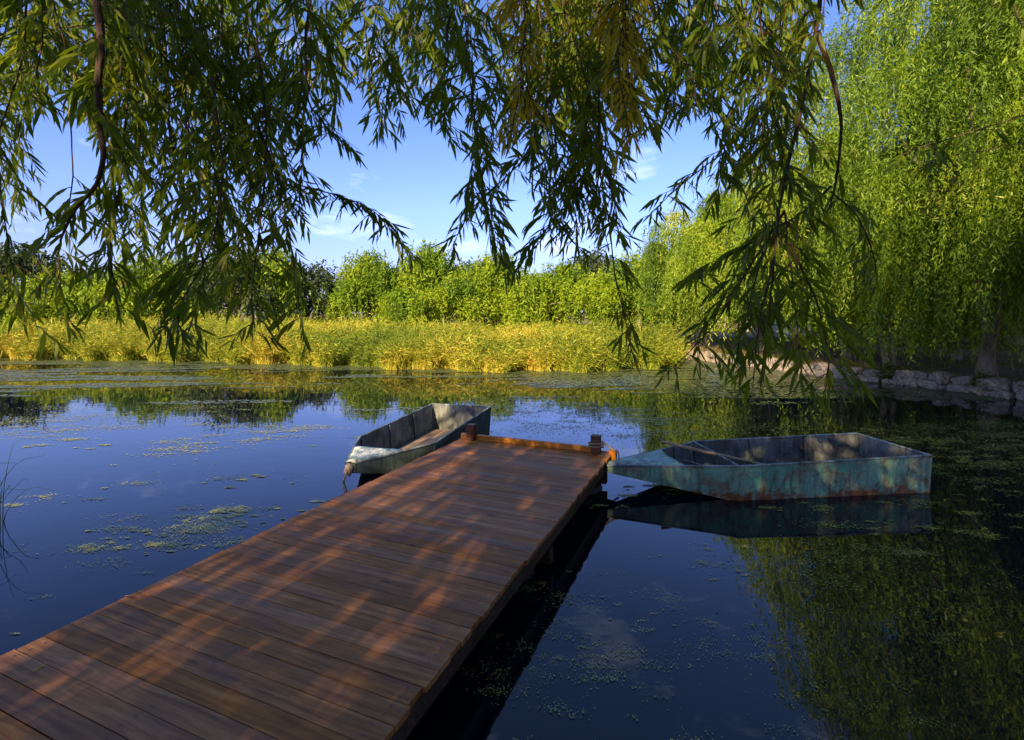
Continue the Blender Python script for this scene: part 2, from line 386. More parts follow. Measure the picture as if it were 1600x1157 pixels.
def axis_pts(lo, hi, far, step=.5):
    a = np.arange(lo, hi + step, step); o = 1.0; up = []; dn = []
    v = 1.0
    while o < far:
        up.append(hi + o); dn.append(lo - o); v *= 1.35; o += v
    return np.array(sorted(dn) + list(a) + up)
gx = axis_pts(-30, 24, 2500); gy = axis_pts(-10, 40, 2500)
GX, GY = np.meshgrid(gx, gy, indexing='ij')
D = pond_dist(GX, GY)
GZ = np.clip(D * 1.1, -1.4, .30) + .02 * np.sin(GX * 1.7 + GY) * (D > 0) + .015 * np.sin(GY * 2.9 - GX * .8)
GZ += np.clip(D - 2, 0, 6) * .035 * (GX > 6)
def ground_z(x, y):
    d = float(pond_dist(np.array([x], float), np.array([y], float))[0])
    return min(max(d * 1.1, -1.4), .30) + (min(max(d - 2, 0), 6) * .035 if x > 6 else 0)
nx, ny = GX.shape
idx = np.arange(nx * ny).reshape(nx, ny)
F = np.stack([idx[:-1, :-1], idx[1:, :-1], idx[1:, 1:], idx[:-1, 1:]], axis=-1).reshape(-1, 4)
go = link('ground', np_mesh('ground', np.stack([GX, GY, GZ], -1).reshape(-1, 3), F, smooth=True), M['ground']); tag(go, kind='structure')
wv = np.array([(-75, -3, 0), (20, -3, 0), (20, 30, 0), (-75, 30, 0)], float)
wo_ = link('water', np_mesh('water', wv, [[0, 1, 2, 3]]), M['water']); tag(wo_, kind='structure')

# stone edging of the right bank: every stone a part
def stone_mesh(seed):
    r = random.Random(seed); bm = bmesh.new()
    bmesh.ops.create_cube(bm, size=1.0)
    bmesh.ops.subdivide_edges(bm, edges=bm.edges[:], cuts=1, use_grid_fill=True)
    for v in bm.verts:
        n = v.co.length
        v.co *= (.62 / n) ** .55
        v.co += Vector([r.uniform(-.07, .07) for _ in range(3)])
    return bm_mesh('stone', bm)
STONES = [stone_mesh(i) for i in range(8)]
for s in STONES: s.materials.append(M['stone'])
edge_pts = np.array([(15.0, 6), (13.6, 9), (11.9, 11.7), (11.35, 13.7), (10.0, 15.8), (8.9, 19.3), (7.6, 22.8), (7.0, 24.6)])
bank_wall = empty('stone_edging', (11.3, 13.7, 0)); tag(bank_wall, 'low dry stone edging holding the earth bank under the willows', 'stone wall')
seg = np.linalg.norm(np.diff(edge_pts, axis=0), axis=1); cum = np.r_[0, np.cumsum(seg)]
for course in range(2):
    s = .05 + .13 * course
    while s < cum[-1]:
        w = random.uniform(.18, .50)
        k = min(np.searchsorted(cum, s, side='right') - 1, len(seg) - 1); t = (s - cum[k]) / seg[k]
        p = edge_pts[k] * (1 - t) + edge_pts[k + 1] * t; d = (edge_pts[k + 1] - edge_pts[k]) / seg[k]
        out = np.array([d[1], -d[0]])     # to land
        if out[0] < 0: out = -out
        h = random.uniform(.20, .27)
        st = link('stone', random.choice(STONES), None, bank_wall)
        pos = p + out * (-.06 + course * .10 + random.uniform(-.05, .05))
        st.location = (pos[0] - 11.3, pos[1] - 13.7, (.07 if course == 0 else .26) + random.uniform(-.03, .03))
        st.rotation_euler = (random.uniform(-.25, .25), random.uniform(-.22, .22), math.atan2(d[1], d[0]) + random.uniform(-.25, .25))
        st.scale = (w * 1.1, random.uniform(.22, .42), h * random.uniform(.8, 1.35))
        s += w

def vnoise_(x, y): return np.sin(x * 1.3 + y * .4) + np.sin(y * 1.9 - x * .7) * .7 + np.sin(x * 3.1 + y * 2.3) * .4
M['litter'] = leaf_mat('leaf_litter', [(0, (.06, .10, .015)), (.42, (.12, .15, .03)), (.5, (.22, .15, .06)), (1, (.36, .24, .10))], .1, .8, .15)
# leafy plants rooted between the stones
rb_ = np.random.default_rng(91)
for k, (f_, wd, ht, lab) in enumerate([(.13, .5, .6, 'leafy plant hanging over the edging stones nearest the right margin'), (.30, .7, .75, 'bushy plant over the stones in front of the tallest willow'), (.36, .4, .45, 'small plant beside the bushy one on the edging stones'),
        (.47, .5, .5, 'plant on the edging in front of the low slim willow'), (.60, .35, .4, 'small weed tuft on the sunlit stretch of edging'), (.76, .5, .5, 'green tuft on the edging between the two forked willows'), (.93, .6, .7, 'grassy tuft where the stone edging meets the reeds')]):
    s_ = f_ * cum[-1]; kk = min(np.searchsorted(cum, s_, side='right') - 1, len(seg) - 1); t = (s_ - cum[kk]) / seg[kk]
    p = edge_pts[kk] * (1 - t) + edge_pts[kk + 1] * t; m_ = int(1500 * wd) + 500
    q = rb_.normal(size=(m_, 3)) * [wd * .3, wd * .3, ht * .25] + [0, 0, ht * .35]
    V, F = leaves_coarse(q, rb_.normal(size=(m_, 3)) + [0, 0, .1], rb_.uniform(.07, .14, m_), rb_.uniform(.018, .035, m_), rb_)
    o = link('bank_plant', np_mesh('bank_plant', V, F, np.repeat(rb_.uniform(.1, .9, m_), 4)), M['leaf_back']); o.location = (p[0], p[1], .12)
    tag(o, lab, 'plant', 'plants growing between the edging stones')

rq = np.random.default_rng(92); m_ = 60000
x = rq.uniform(7, 22, m_); y = rq.uniform(6, 30, m_); dd = pond_dist(x, y); kq = (dd > .15) & (vnoise_(x, y) > -.3)
x, y, dd = x[kq], y[kq], dd[kq]
gz_ = np.clip(dd * 1.1, -1.4, .30) + .02 * np.sin(x * 1.7 + y) + np.clip(dd - 2, 0, 6) * .035 + .03
grassy = rq.random(len(x)) < .35
V, F = leaves_coarse(np.stack([x, y, gz_], -1), np.where(grassy[:, None], rq.normal(size=(len(x), 3)) * .5 + [0, 0, .9], rq.normal(size=(len(x), 3)) * [1, 1, .15]), rq.uniform(.05, .13, len(x)), rq.uniform(.012, .03, len(x)), rq)
o = link('leaf_litter', np_mesh('leaf_litter', V, F, np.repeat(np.where(grassy, rq.uniform(0, .4, len(x)), rq.uniform(.5, 1, len(x))), 4)), M['litter'])
tag(o, 'fallen leaves and short grass covering the earth bank under the willows', 'leaf litter', kind='stuff')

# pale boundary wall far behind the right bank trees
bw = []
for k, (x0, y0, x1, y1) in enumerate([(18, 44, 24, 24), (24, 24, 33, 10)]):
    d = Vector((x1 - x0, y1 - y0, 0)); L_ = d.length; bm = bmesh.new()
    R = Matrix.Rotation(math.atan2(d.y, d.x), 4, 'Z')
    box_bm(bm, (0, 0, .75), (L_, .25, 1.5)); box_bm(bm, (0, 0, 1.56), (L_ + .05, .36, .12))
    bmesh.ops.bevel(bm, geom=bm.edges[:], offset=.015, segments=1)
    o = link('boundary_wall', bm_mesh('boundary_wall', bm), M['pale_wall'])
    o.location = ((x0 + x1) / 2, (y0 + y1) / 2, .28); o.rotation_euler = (0, 0, math.atan2(d.y, d.x))
    tag(o, ['pale boundary wall glimpsed low between the willow trunks beyond the stone edging',
            'pale boundary wall behind the shaded trunks at the right side of the bank'][k], 'wall')

# ------------------------------------------------------------------ trees of hanging strands
def strand_crown(r, ctr, rx, rz, zlo, n_clump, n_str, leaf_step, L, W, base_z=0.0, wind=(0, 0), fine=False, hang=(2., 5.5), flat=.0, keep=None, minrad=.35, spread=.11, dn=.42, lobes=0, lobe_r=.36):
    """weeping crown: clumps of strands that start on limbs through a dome and hang. returns leaf P, D arrays"""
    ctr = np.asarray(ctr, float)
    az = r.uniform(0, 2 * math.pi, n_clump); el = np.arcsin(r.uniform(-.05, 1, n_clump))
    rr = r.uniform(minrad, 1, n_clump) ** .55
    cl = np.stack([np.cos(az) * np.cos(el) * rr * rx, np.sin(az) * np.cos(el) * rr * rx, np.sin(el) * rr * rz], -1) + ctr
    if lobes:      # a crown made of rounded sub-crowns with gaps between them
        la_ = np.arange(lobes) * 2.399963 + r.uniform(0, 6.28); le = np.arcsin(np.clip(np.linspace(-.42, .97, lobes) + r.normal(size=lobes) * .06, -.5, 1))
        lrr = np.where(le > .9, .55, r.uniform(.62, .86, lobes))
        lc = np.stack([np.cos(la_) * np.cos(le) * rx * lrr, np.sin(la_) * np.cos(le) * rx * lrr, np.sin(le) * rz * .84], -1) + ctr
        ls = r.uniform(.75, 1.2, lobes) * lobe_r * rx
        li = r.integers(0, lobes, n_clump); az = r.uniform(0, 6.28, n_clump); e2 = np.arcsin(r.uniform(0, 1, n_clump))
        cl = lc[li] + np.stack([np.cos(az) * np.cos(e2), np.sin(az) * np.cos(e2), np.sin(e2) * .8], -1) * (ls[li] * r.uniform(.8, 1, n_clump))[:, None]
    outw = np.stack([np.cos(az), np.sin(az), np.zeros(n_clump)], -1)
    ci = np.repeat(np.arange(n_clump), n_str); n = len(ci)
    along = r.uniform(-.16, .05, n)[:, None] * rx
    p0 = cl[ci] + outw[ci] * along + r.normal(size=(n, 3)) * np.array([1, 1, .55]) * spread * rx * .6
    a2 = az[ci] + r.normal(size=n) * .7
    o = np.stack([np.cos(a2), np.sin(a2), np.zeros(n)], -1)
    reach = r.uniform(.15, .9, n)[:, None] * rx * .22
    ln = r.uniform(hang[0], hang[1], n) * (0.75 + .5 * r.random(n_clump)[ci])
    bottom = base_z + zlo * r.uniform(.7, 1.9, n_clump)[ci] + r.uniform(0, .5, n)
    ln = np.minimum(ln, np.maximum(p0[:, 2] - bottom, .3))
    rise = r.uniform(.0, .12, n) * rx * .5
    ph = r.uniform(0, 6.28, (n, 2)); amp = r.uniform(.02, .10, n)
    cnt = np.maximum((ln / leaf_step).astype(int), 4)
    si = np.repeat(np.arange(n), cnt)
    first = np.repeat(np.cumsum(cnt) - cnt, cnt)
    u = (np.arange(len(si)) - first + r.random(len(si))) / cnt[si]
    def pos(u):
        x = p0[si] + o[si] * reach[si] * (1 - np.exp(-3 * u))[:, None]
        x = x + np.array([wind[0], wind[1], 0]) * (u ** 1.3 * ln[si])[:, None]
        x[:, 0] += amp[si] * np.sin(ph[si, 0] + u * 5); x[:, 1] += amp[si] * np.sin(ph[si, 1] + u * 4)
        x[:, 2] += rise[si] * np.sin(np.minimum(u * 3, 1) * math.pi) - ln[si] * u ** 1.25
        return x
    P = pos(u); T = nrm(pos(np.minimum(u + .03, 1.03)) - P)
    Dv = nrm(T + r.normal(size=P.shape) * dn)
    P = P + r.normal(size=P.shape) * .02
    shift = (r.normal(size=lobes) * .17)[li][ci][si] if lobes else 0
    rnd = np.clip(.45 + shift + .16 * r.normal(size=n_clump)[ci][si] + .14 * r.normal(size=len(si)), 0, 1)
    if keep is not None:
        k = keep(P); P, Dv, rnd = P[k], Dv[k], rnd[k]
    m = len(P)
    Ls = L * r.uniform(.6, 1.25, m); Ws = W * r.uniform(.7, 1.2, m)
    if fine: V, F = leaves_fine(P, Dv, Ls, Ws, r); rn = np.repeat(rnd, 6)
    else: V, F = leaves_coarse(P, Dv, Ls, Ws, r); rn = np.repeat(rnd, 4)
    return V, F, rn, cl

def trunk_geo(r, base, lean, h, r0, clumps, n_limb=14, forks=2):
    base = np.asarray(base, float); top = base + np.array([lean[0], lean[1], h])
    tp = spline([base - np.array([0, 0, .25]), base + np.array([lean[0] * .25, lean[1] * .25, h * .35]), top], 9)
    paths = [tp]; radii = [np.linspace(r0, r0 * .6, 9) * np.array([1.5, 1.15] + [1] * 7)]
    for c in clumps[r.permutation(len(clumps))[:n_limb]]:
        s = tp[r.integers(4, 9)]; mid = s * .45 + c * .55 + np.array([0, 0, r.uniform(.2, .9)])
        paths.append(spline([s, mid, c], 8)); radii.append(np.linspace(r0 * .42, .012, 8))
    return tube(paths, radii, 7)

def willow(name, base, seed, label, rx, ctr_dz, rz, n_clump, n_str, step, L, W, mat, lean=(0, 0), off=(0, 0), group=None, wind=(0, 0), zlo=.8, r0=.2, hang=(2, 5.5), keep=None, fork=False, lobes=0, lobe_r=.36):
    r = np.random.default_rng(seed); bx, by, bz = base
    root = empty(name, base); tag(root, label, 'tree', group)
    kp = (lambda P: keep(P + np.array(base))) if keep else None
    V, F, rn, cl = strand_crown(r, (off[0], off[1], ctr_dz), rx, rz, zlo, int(n_clump * 1.18), n_str, step, L, W, 0.0, wind, hang=hang, keep=kp, spread=.07, dn=.66, lobes=lobes, lobe_r=lobe_r)
    c = link('crown', np_mesh('crown', V, F, rn), M[mat], root); tag(c, kind='stuff')
    tv, tf = trunk_geo(r, (0, 0, 0), lean, ctr_dz * .62, r0, cl)
    link('trunk', np_mesh('trunk', tv, tf, smooth=True), M['bark'], root)
    if fork:
        tv, tf = trunk_geo(r, (.15, -.1, 0), (-lean[0] - .7, lean[1] - .3), ctr_dz * .5, r0 * .7, cl, 7)
        link('trunk', np_mesh('trunk', tv, tf, smooth=True), M['bark'], root)
    return root

GRW = 'willows along the stone edged bank'
for (x, y, seed, lab, rx, cz, rz, nc, ns, st, L_, W_, lean, off, wind, r0, fork, hang) in [
    (12.3, 13.2, 21, 'tallest willow over the bank, crown leaving the top right of the picture', 4.7, 6.2, 5.6, 240, 15, .045, .15, .028, (.5, -.4), (0, 0), (-.14, -.04), .19, True, (1.3, 3.9)),
    (15.4, 11.2, 22, 'big dark willow at the right edge, shaded trunk leaning by the bank', 4.6, 6.6, 5.6, 190, 14, .05, .15, .030, (-1.0, .2), (0, 0), (-.05, 0), .24, False, (1.3, 3.9)),
    (14.2, 10.0, 28, 'low spreading willow cut by the right margin, its curtain reaching the stones', 4.0, 4.2, 3.9, 190, 14, .045, .13, .026, (.4, .2), (0, 0), (-.05, 0), .18, False, (1.3, 3.9)),
    (11.75, 15.8, 26, 'low willow with a slim trunk between the tallest one and the pale forked one', 2.9, 3.6, 3.2, 110, 14, .045, .14, .028, (-.4, .2), (0, 0), (-.06, 0), .13, True, (1.2, 3.6)),
    (15.2, 17.4, 27, 'dark willow standing back from the bank behind the tallest one', 4.4, 5.0, 4.4, 120, 13, .06, .18, .038, (.5, .2), (0, 0), (-.06, 0), .2, False, (1.1, 3.3)),
    (12.0, 18.2, 23, 'willow with a pale forked trunk rising at the stone edging behind the green boat', 3.4, 4.6, 3.7, 140, 15, .042, .15, .030, (.7, .2), (.1, 0), (-.08, 0), .17, True, (1.1, 3.3)),
    (11.2, 22.6, 24, 'rounded yellow-green willow with leaning trunks near the end of the reeds', 3.6, 4.6, 3.7, 140, 14, .05, .17, .036, (-.8, .2), (-.2, 0), (-.05, 0), .16, True, (1.1, 3.3)),
    (10.6, 27.5, 25, 'smaller bright willow just behind the right end of the reed bed', 3.3, 4.2, 3.3, 100, 13, .06, .20, .045, (-.5, .2), (-.6, 0), (-.04, 0), .15, False, (1.1, 3.3)),
]:
    willow('weeping_willow', (x, y, ground_z(x, y)), seed, lab, rx, cz, rz, nc, ns, st, L_, W_, 'leaf_right', lean, off, GRW, wind, .32, r0, hang=hang, fork=fork, lobes=27 if rx > 3.8 else 15, lobe_r=.27)

# far row of trees beyond the reeds, three crown shapes shared between individuals
def proto_tree(seed, mat, rx, cz, rz, nc, ns, step, L_, W_, zlo, hang):
    r = np.random.default_rng(seed)
    V, F, rn, cl = strand_crown(r, (0, 0, cz), rx, rz, zlo, nc, ns, step, L_, W_, hang=hang, minrad=.2, lobes=10, lobe_r=.42, spread=.2, dn=1.1)
    c = np_mesh('crown', V, F, rn); c.materials.append(M[mat])
    tv, tf = trunk_geo(r, (0, 0, 0), (.3, 0), cz * .6, .17, cl, 10)
    t = np_mesh('trunk', tv, tf, smooth=True); t.materials.append(M['bark'])
    return c, t
PR = {'a': proto_tree(31, 'leaf_far', 2.9, 2.9, 2.6, 120, 9, .12, .34, .11, .5, (.7, 2.2)),
      'b': proto_tree(32, 'leaf_far', 3.0, 2.6, 2.4, 120, 9, .12, .36, .11, .3, (.8, 2.4)),
      'c': proto_tree(33, 'leaf_far', 2.2, 1.8, 1.8, 80, 9, .11, .32, .10, .2, (.6, 1.8)),
      'd': proto_tree(34, 'leaf_far_dark', 3.0, 3.0, 2.6, 110, 9, .13, .32, .14, 1.0, (.5, 1.4)),
      'e': proto_tree(35, 'leaf_far_rust', 1.6, 2.2, 1.8, 26, 8, .12, .34, .09, .4, (.6, 1.4))}
far = [  # px centre, Y, scale, kind, label
    (-60, 44, 1.05, 'a', 'green tree beyond the reeds at the left margin'),
    (30, 47, 1.1, 'd', 'dark tree second in the row from the left margin'),
    (95, 42, .95, 'b', 'light green tree between two dark trees near the left margin'),
    (160, 46, .9, 'd', 'dark tree left of the low gap in the far row'),
    (235, 42, .95, 'b', 'bushy green tree right of the low gap in the far row'),
    (300, 45, 1.15, 'a', 'tall green tree in the left half of the far row behind the hanging willow'),
    (370, 42, 1.05, 'd', 'dark tree beside the tall green one behind the hanging willow'),
    (420, 44, 1.0, 'a', 'green tree between two dark trees behind the lowest hanging tips'),
    (478, 46, 1.1, 'd', 'dark bluish tree just left of the rusty one'),
    (524, 49, .9, 'e', 'small rusty brown tree in the gap of the far row'),
    (578, 45, 1.08, 'a', 'bright tree at the left end of the open sunlit row'),
    (615, 52, 1.25, 'd', 'dark tree standing behind the bright ones left of the boat stern'),
    (635, 40, .95, 'c', 'low rounded bright tree in front of the sunlit row'),
    (668, 46, 1.2, 'a', 'highest bright tree of the sunlit row'),
    (715, 44, 1.08, 'b', 'bright drooping tree right of the highest one'),
    (742, 53, 1.2, 'd', 'dark tree behind the bright drooping one'),
    (775, 46, 1.08, 'a', 'bright tree mid row with sky showing at its foot'),
    (828, 44, 1.1, 'b', 'bright tree behind the tips of the middle hanging branches'),
    (880, 46, 1.05, 'a', 'bright tree left of the last pair in the far row'),
    (925, 50, 1.15, 'd', 'dark tree between the last bright ones of the far row'),
    (950, 43, 1.05, 'b', 'bright tree near the bank willows at the right end of the far row'),
    (1000, 40, 1.05, 'a', 'bright tree touching the bank willows at the end of the far row'),
    (1050, 44, 1.1, 'b', 'half hidden tree behind the small bank willow'),
    (1190, 30, 1.0, 'd', 'dark tree glimpsed behind the rounded bank willow'),
    (1270, 29, 1.05, 'a', 'green tree glimpsed behind the pale forked willow'),
    (1350, 27, 1.0, 'd', 'dark tree behind the trunks, left of the tallest willow'),
    (1440, 25, 1.05, 'b', 'bushy tree in the gap between the trunks of the tallest willow'),
    (1530, 23, 1.0, 'd', 'dark tree in the shade behind the right hand trunks'),
    (1640, 21, 1.0, 'a', 'green tree far back at the right margin'),
    (1760, 19, 1.0, 'd', 'dark tree just outside the right margin, seen in the water'),
]
for k, (px, Y, sc, kind, lab) in enumerate(far):
    x = (px - 800) * Y / FOC
    sc *= 1.12 if px < 530 else 1.0
    root = empty('far_tree', (x, Y, ground_z(x, Y)), k * 1.3); root.scale = (sc, sc, sc * (1.02 + .15 * math.sin(k * 2.1)))
    tag(root, lab, 'tree', 'row of trees beyond the reeds' if px < 1100 else 'trees standing back behind the bank willows')
    link('crown', PR[kind][0], None, root)['kind'] = 'stuff'; link('trunk', PR[kind][1], None, root)
# low scrub between the trunks, reads as one mass
r = np.random.default_rng(77)
nS = 26000
sx = r.uniform(-62, 22, nS); sy = r.uniform(40, 58, nS)
hh = .9 + .7 * np.sin(sx * .55 + 1) + .5 * np.sin(sx * 1.3)
sz = r.random(nS) ** .8 * np.maximum(hh, .3) + .3
V, F = leaves_coarse(np.stack([sx, sy, sz], -1), r.normal(size=(nS, 3)) * .6 + [0, 0, .4], r.uniform(.25, .5, nS), r.uniform(.08, .16, nS), r)
o = link('undergrowth', np_mesh('undergrowth', V, F, np.repeat(np.clip(r.normal(.5, .25, nS), 0, 1), 4)), M['leaf_far'])
tag(o, 'low green scrub filling the foot of the far tree row', 'undergrowth', kind='stuff')

# ------------------------------------------------------------------ reed bed
def reed_front(x):
    xs = [-60, -24, -14, -8, -4, -1, 1, 3.5, 5.2, 6.4, 7.3]
    ys = [24, 22.3, 21.0, 19.6, 18.2, 17.4, 17.3, 17.6, 18.3, 19.6, 22.4]
    return np.interp(x, xs, ys)
r = np.random.default_rng(41)
n = 80000
X = np.where(r.random(n) < .12, r.uniform(-60, -24, n), r.uniform(-24, 7.3, n))
dep = r.random(n) ** 1.7 * 17
Y = reed_front(X) + dep + .35 * np.sin(X * 1.9) + .25 * np.sin(X * 4.7)
keep = ~((X > 6.9) & (Y > 24)); X, Y, dep = X[keep], Y[keep], dep[keep]; n = len(X)
from math import pi
tuss = np.sin(X * 1.1 + 1.3 * np.sin(Y * .9)) * .5 + np.sin(X * 2.7 + Y * 1.4) * .3 + np.sin(X * 5.1 - Y * 2.2) * .2
H = (1.0 + .30 * tuss) * r.uniform(.6, 1.1, n) * np.where(r.random(n) < .07, 1.28, 1) * np.interp(dep, [0, .8, 3, 17], [.62, .95, 1.15, 1.25]) * np.interp(X, [-24, -10, 2, 7.3], [1.25, 1.1, .95, 1.12])
az = r.uniform(0, 2 * pi, n); la = r.uniform(.1, .7, n) + .5 * (r.random(n) < .35)
lean = np.stack([np.cos(az) * la + .12, np.sin(az) * la - .10, np.zeros(n)], -1)
wid = r.uniform(.010, .026, n) * np.interp(dep, [0, 6, 17], [1, 1.4, 2.0])
sa = r.uniform(0, 2 * pi, n); S = np.stack([np.cos(sa), np.sin(sa) * .5, np.zeros(n)], -1)
B = np.stack([X, Y, np.full(n, -.02)], -1)
up = np.array([0, 0, 1.0]); H1 = H[:, None]
m1 = B + up * H1 * .55 + lean * H1 * .30; m2 = B + up * H1 * .88 + lean * H1 * .75; tp = B + up * H1 * r.uniform(.75, 1.05, n)[:, None] + lean * H1 * 1.25
w = wid[:, None]
V = np.stack([B - S * w * .4, B + S * w * .4, m1 + S * w * .5, m1 - S * w * .5, m2 + S * w * .4, m2 - S * w * .4, tp], 1).reshape(-1, 3)
b = (np.arange(n) * 7)[:, None]
F = (b[:, None] + np.array([[0, 1, 2], [0, 2, 3], [3, 2, 4], [3, 4, 5], [5, 4, 6]])[None]).reshape(-1, 3)
rv = np.clip(.19 + .24 * tuss + .17 * r.normal(size=n) + .20 * np.exp(-dep * 1.2) + .12 * np.sin(X * .6 + 2), 0, 1)
# arching leaf blades on the upper half of the canes
nl = 130000; q = r.integers(0, n, nl); f_ = r.uniform(.35, 1.0, nl)
bp = B[q] + up * (H[q] * f_)[:, None] + lean[q] * (H[q] * f_ ** 2)[:, None]
bd = r.normal(size=(nl, 3)) * [1, 1, .55] + [.25, -.1, .1]
v2, f2 = leaves_coarse(bp, bd, r.uniform(.14, .36, nl), r.uniform(.016, .034, nl) * np.interp(dep[q], [0, 17], [1, 1.8]), r)
v2[2::4, 2] -= .06
f2 = np.concatenate([f2[:, [0, 1, 2]], f2[:, [0, 2, 3]]]) + len(V)
V = np.concatenate([V, v2]); F = np.concatenate([F, f2]); rvv = np.concatenate([np.repeat(rv, 7), np.repeat(np.clip(rv[q] - .05 + .15 * r.normal(size=nl), 0, 1), 4)])
o = link('reed_bed', np_mesh('reed_bed', V, F, rvv), M['reed'])
tag(o, 'band of yellow and green reeds bending along the far shore', 'reeds', kind='stuff')

# ------------------------------------------------------------------ floating weed
def vnoise(x, y, seed):
    q = np.random.default_rng(seed); v = np.zeros_like(x)
    for k in range(7):
        a = q.uniform(0, 2 * pi); f = 2 ** (k * .55) * .55
        v += np.sin((x * np.cos(a) * .55 + y * np.sin(a) * 1.0) * f * 2 + q.uniform(0, 6.3) + 1.2 * np.sin(y * f * .7 + k)) / (1 + k * .35)
    return v / 3.2
def pads(X, Y, size, r, rv, name, mat, label, z=.004):
    n = len(X); k = 6; th = np.arange(k) * 2 * pi / k
    rr_ = size[:, None] * r.uniform(.55, 1.2, (n, k)); rot = r.uniform(0, 6.3, (n, 1))
    px = X[:, None] + rr_ * np.cos(th + rot) * r.uniform(.8, 1.5, (n, 1)); py = Y[:, None] + rr_ * np.sin(th + rot)
    pz = z + r.uniform(0, .004, (n, 1)) + np.zeros((n, k)) + r.uniform(0, .05, (n, k)) * size[:, None] * .5
    V = np.stack([px, py, pz], -1).reshape(-1, 3); F = (np.arange(n) * k)[:, None] + np.arange(k)[None]
    o = link(name, np_mesh(name, V, F, np.repeat(rv, k)), M[mat]); tag(o, label, 'pond weed', kind='stuff'); return o
r = np.random.default_rng(51)
n = 190000
X = r.uniform(-26, 13.5, n); Y = 8.6 + r.random(n) ** .8 * 15
d = pond_dist(X, Y)
nv = vnoise(X * .55, Y * 1.7, 3) + .45 * vnoise(X * 1.6, Y * 4.2, 8)
dens = np.interp(Y, [8.6, 10.5, 12.5, 15, 18, 23], [-1.2, -.75, -.2, .10, .28, .5]) + np.interp(X, [-12, -2, 2, 8], [-.12, 0, .22, .32])
k = (d < -.15) & (nv < dens - .12) & (Y < reed_front(X) + .5)
X, Y, nv = X[k], Y[k], nv[k]
pads(X, Y, r.uniform(.012, .042, len(X)) * np.interp(Y, [9, 20], [.9, 1.7]), r, np.clip(r.normal(.5, .22, len(X)), 0, 1), 'pond_weed', 'algae_pale', 'pale green weed mats floating below the reed bed')
# scattered patches closer to the jetty
cl = [(300, 818, .34, 2.2), (268, 840, .22, 2.0), (352, 800, .2, 2), (330, 852, .2, 1), (190, 882, .17, 1.3), (255, 866, .07, 1), (30, 992, .05, 1), (440, 798, .12, .8),
      (408, 822, .1, .8), (520, 785, .15, 1), (170, 840, .25, .7), (60, 790, .3, .4), (120, 700, .5, .35), (280, 700, .6, .3), (420, 750, .3, .5), (20, 870, .2, .6), (590, 760, .1, .8),
      (1115, 875, .14, 1.3), (1085, 880, .25, .7), (1125, 895, .1, .9), (1010, 960, .35, .9), (1050, 1005, .30, 1.2), (960, 940, .2, .6), (1100, 1010, .25, .6), (985, 1040, .3, .7),
      (1320, 890, .35, 1.4), (1400, 880, .35, 1.4), (1500, 850, .5, .6), (1450, 970, .3, .5), (1520, 920, .5, .7), (1580, 1000, .3, .5), (1250, 960, .3, .3), (1560, 790, .5, 1.2), (1530, 740, .6, 1.1),
      (1050, 768, .22, 2.2), (960, 792, .12, 1), (1380, 820, .3, .8), (1250, 790, .3, .6), (1300, 1060, .25, .4), (1490, 700, .8, 1.2), (1560, 680, 1.0, 1.4), (1000, 660, 1.0, 1.4), (860, 645, 1.2, 1.2),
      (400, 680, 1.0, .6), (150, 655, 1.2, .8), (600, 790, .12, .6), (1180, 1120, .3, .7), (80, 930, .12, .3), (820, 1040, .28, 2.4), (880, 1010, .2, 1.6), (845, 900, .22, 1.0), (900, 1075, .3, 2.0), (250, 760, .4, .25)]
Xs, Ys, Rv, Sz = [], [], [], []
for (px, py, rad_, dn) in cl:
    c = at(px, py, 790 * 2 / (py - 490)); m = int((800 if py < 870 else 330) * dn * (rad_ / .25) ** 1.2)
    ns_ = max(3, int(9 * dn * rad_ / .2)); m = int(m * 1.3)
    cc = r.normal(size=(ns_, 2)) * rad_ * np.array([1.1, .6]); cs = r.exponential(.09, ns_) + .015; ca = r.integers(0, ns_, m)
    ca = r.choice(ns_, m, p=cs ** 1.3 / (cs ** 1.3).sum())
    q = cc[ca] + r.normal(size=(m, 2)) * (cs[ca] * rad_ * 1.1)[:, None] * np.array([1.35, .55])
    lone = r.random(m) < .03; q[lone] = r.normal(size=(lone.sum(), 2)) * rad_ * np.array([1.3, .8])
    x = c[0] + q[:, 0]; y = c[1] + q[:, 1]
    kk = vnoise(x * 9, y * 9, 5) + .4 * vnoise(x * 23, y * 23, 6) < .45
    kk &= pond_dist(x, y) < -.05
    x, y = x[kk], y[kk]
    Xs.append(x); Ys.append(y); Rv.append(np.clip(r.normal(.72 if px < 620 or (px < 1150 and py > 830) else .5, .2, len(x)), 0, 1))
    Sz.append((.0018 + (.0062 if py < 870 else .0045) * r.random(len(x)) ** 1.8) * np.interp(c[1], [3, 9], [.8, 2.2]))
pads(np.concatenate(Xs), np.concatenate(Ys), np.concatenate(Sz), r, np.concatenate(Rv), 'duckweed', 'algae', 'scattered yellow-green duckweed clusters around the jetty and boats')

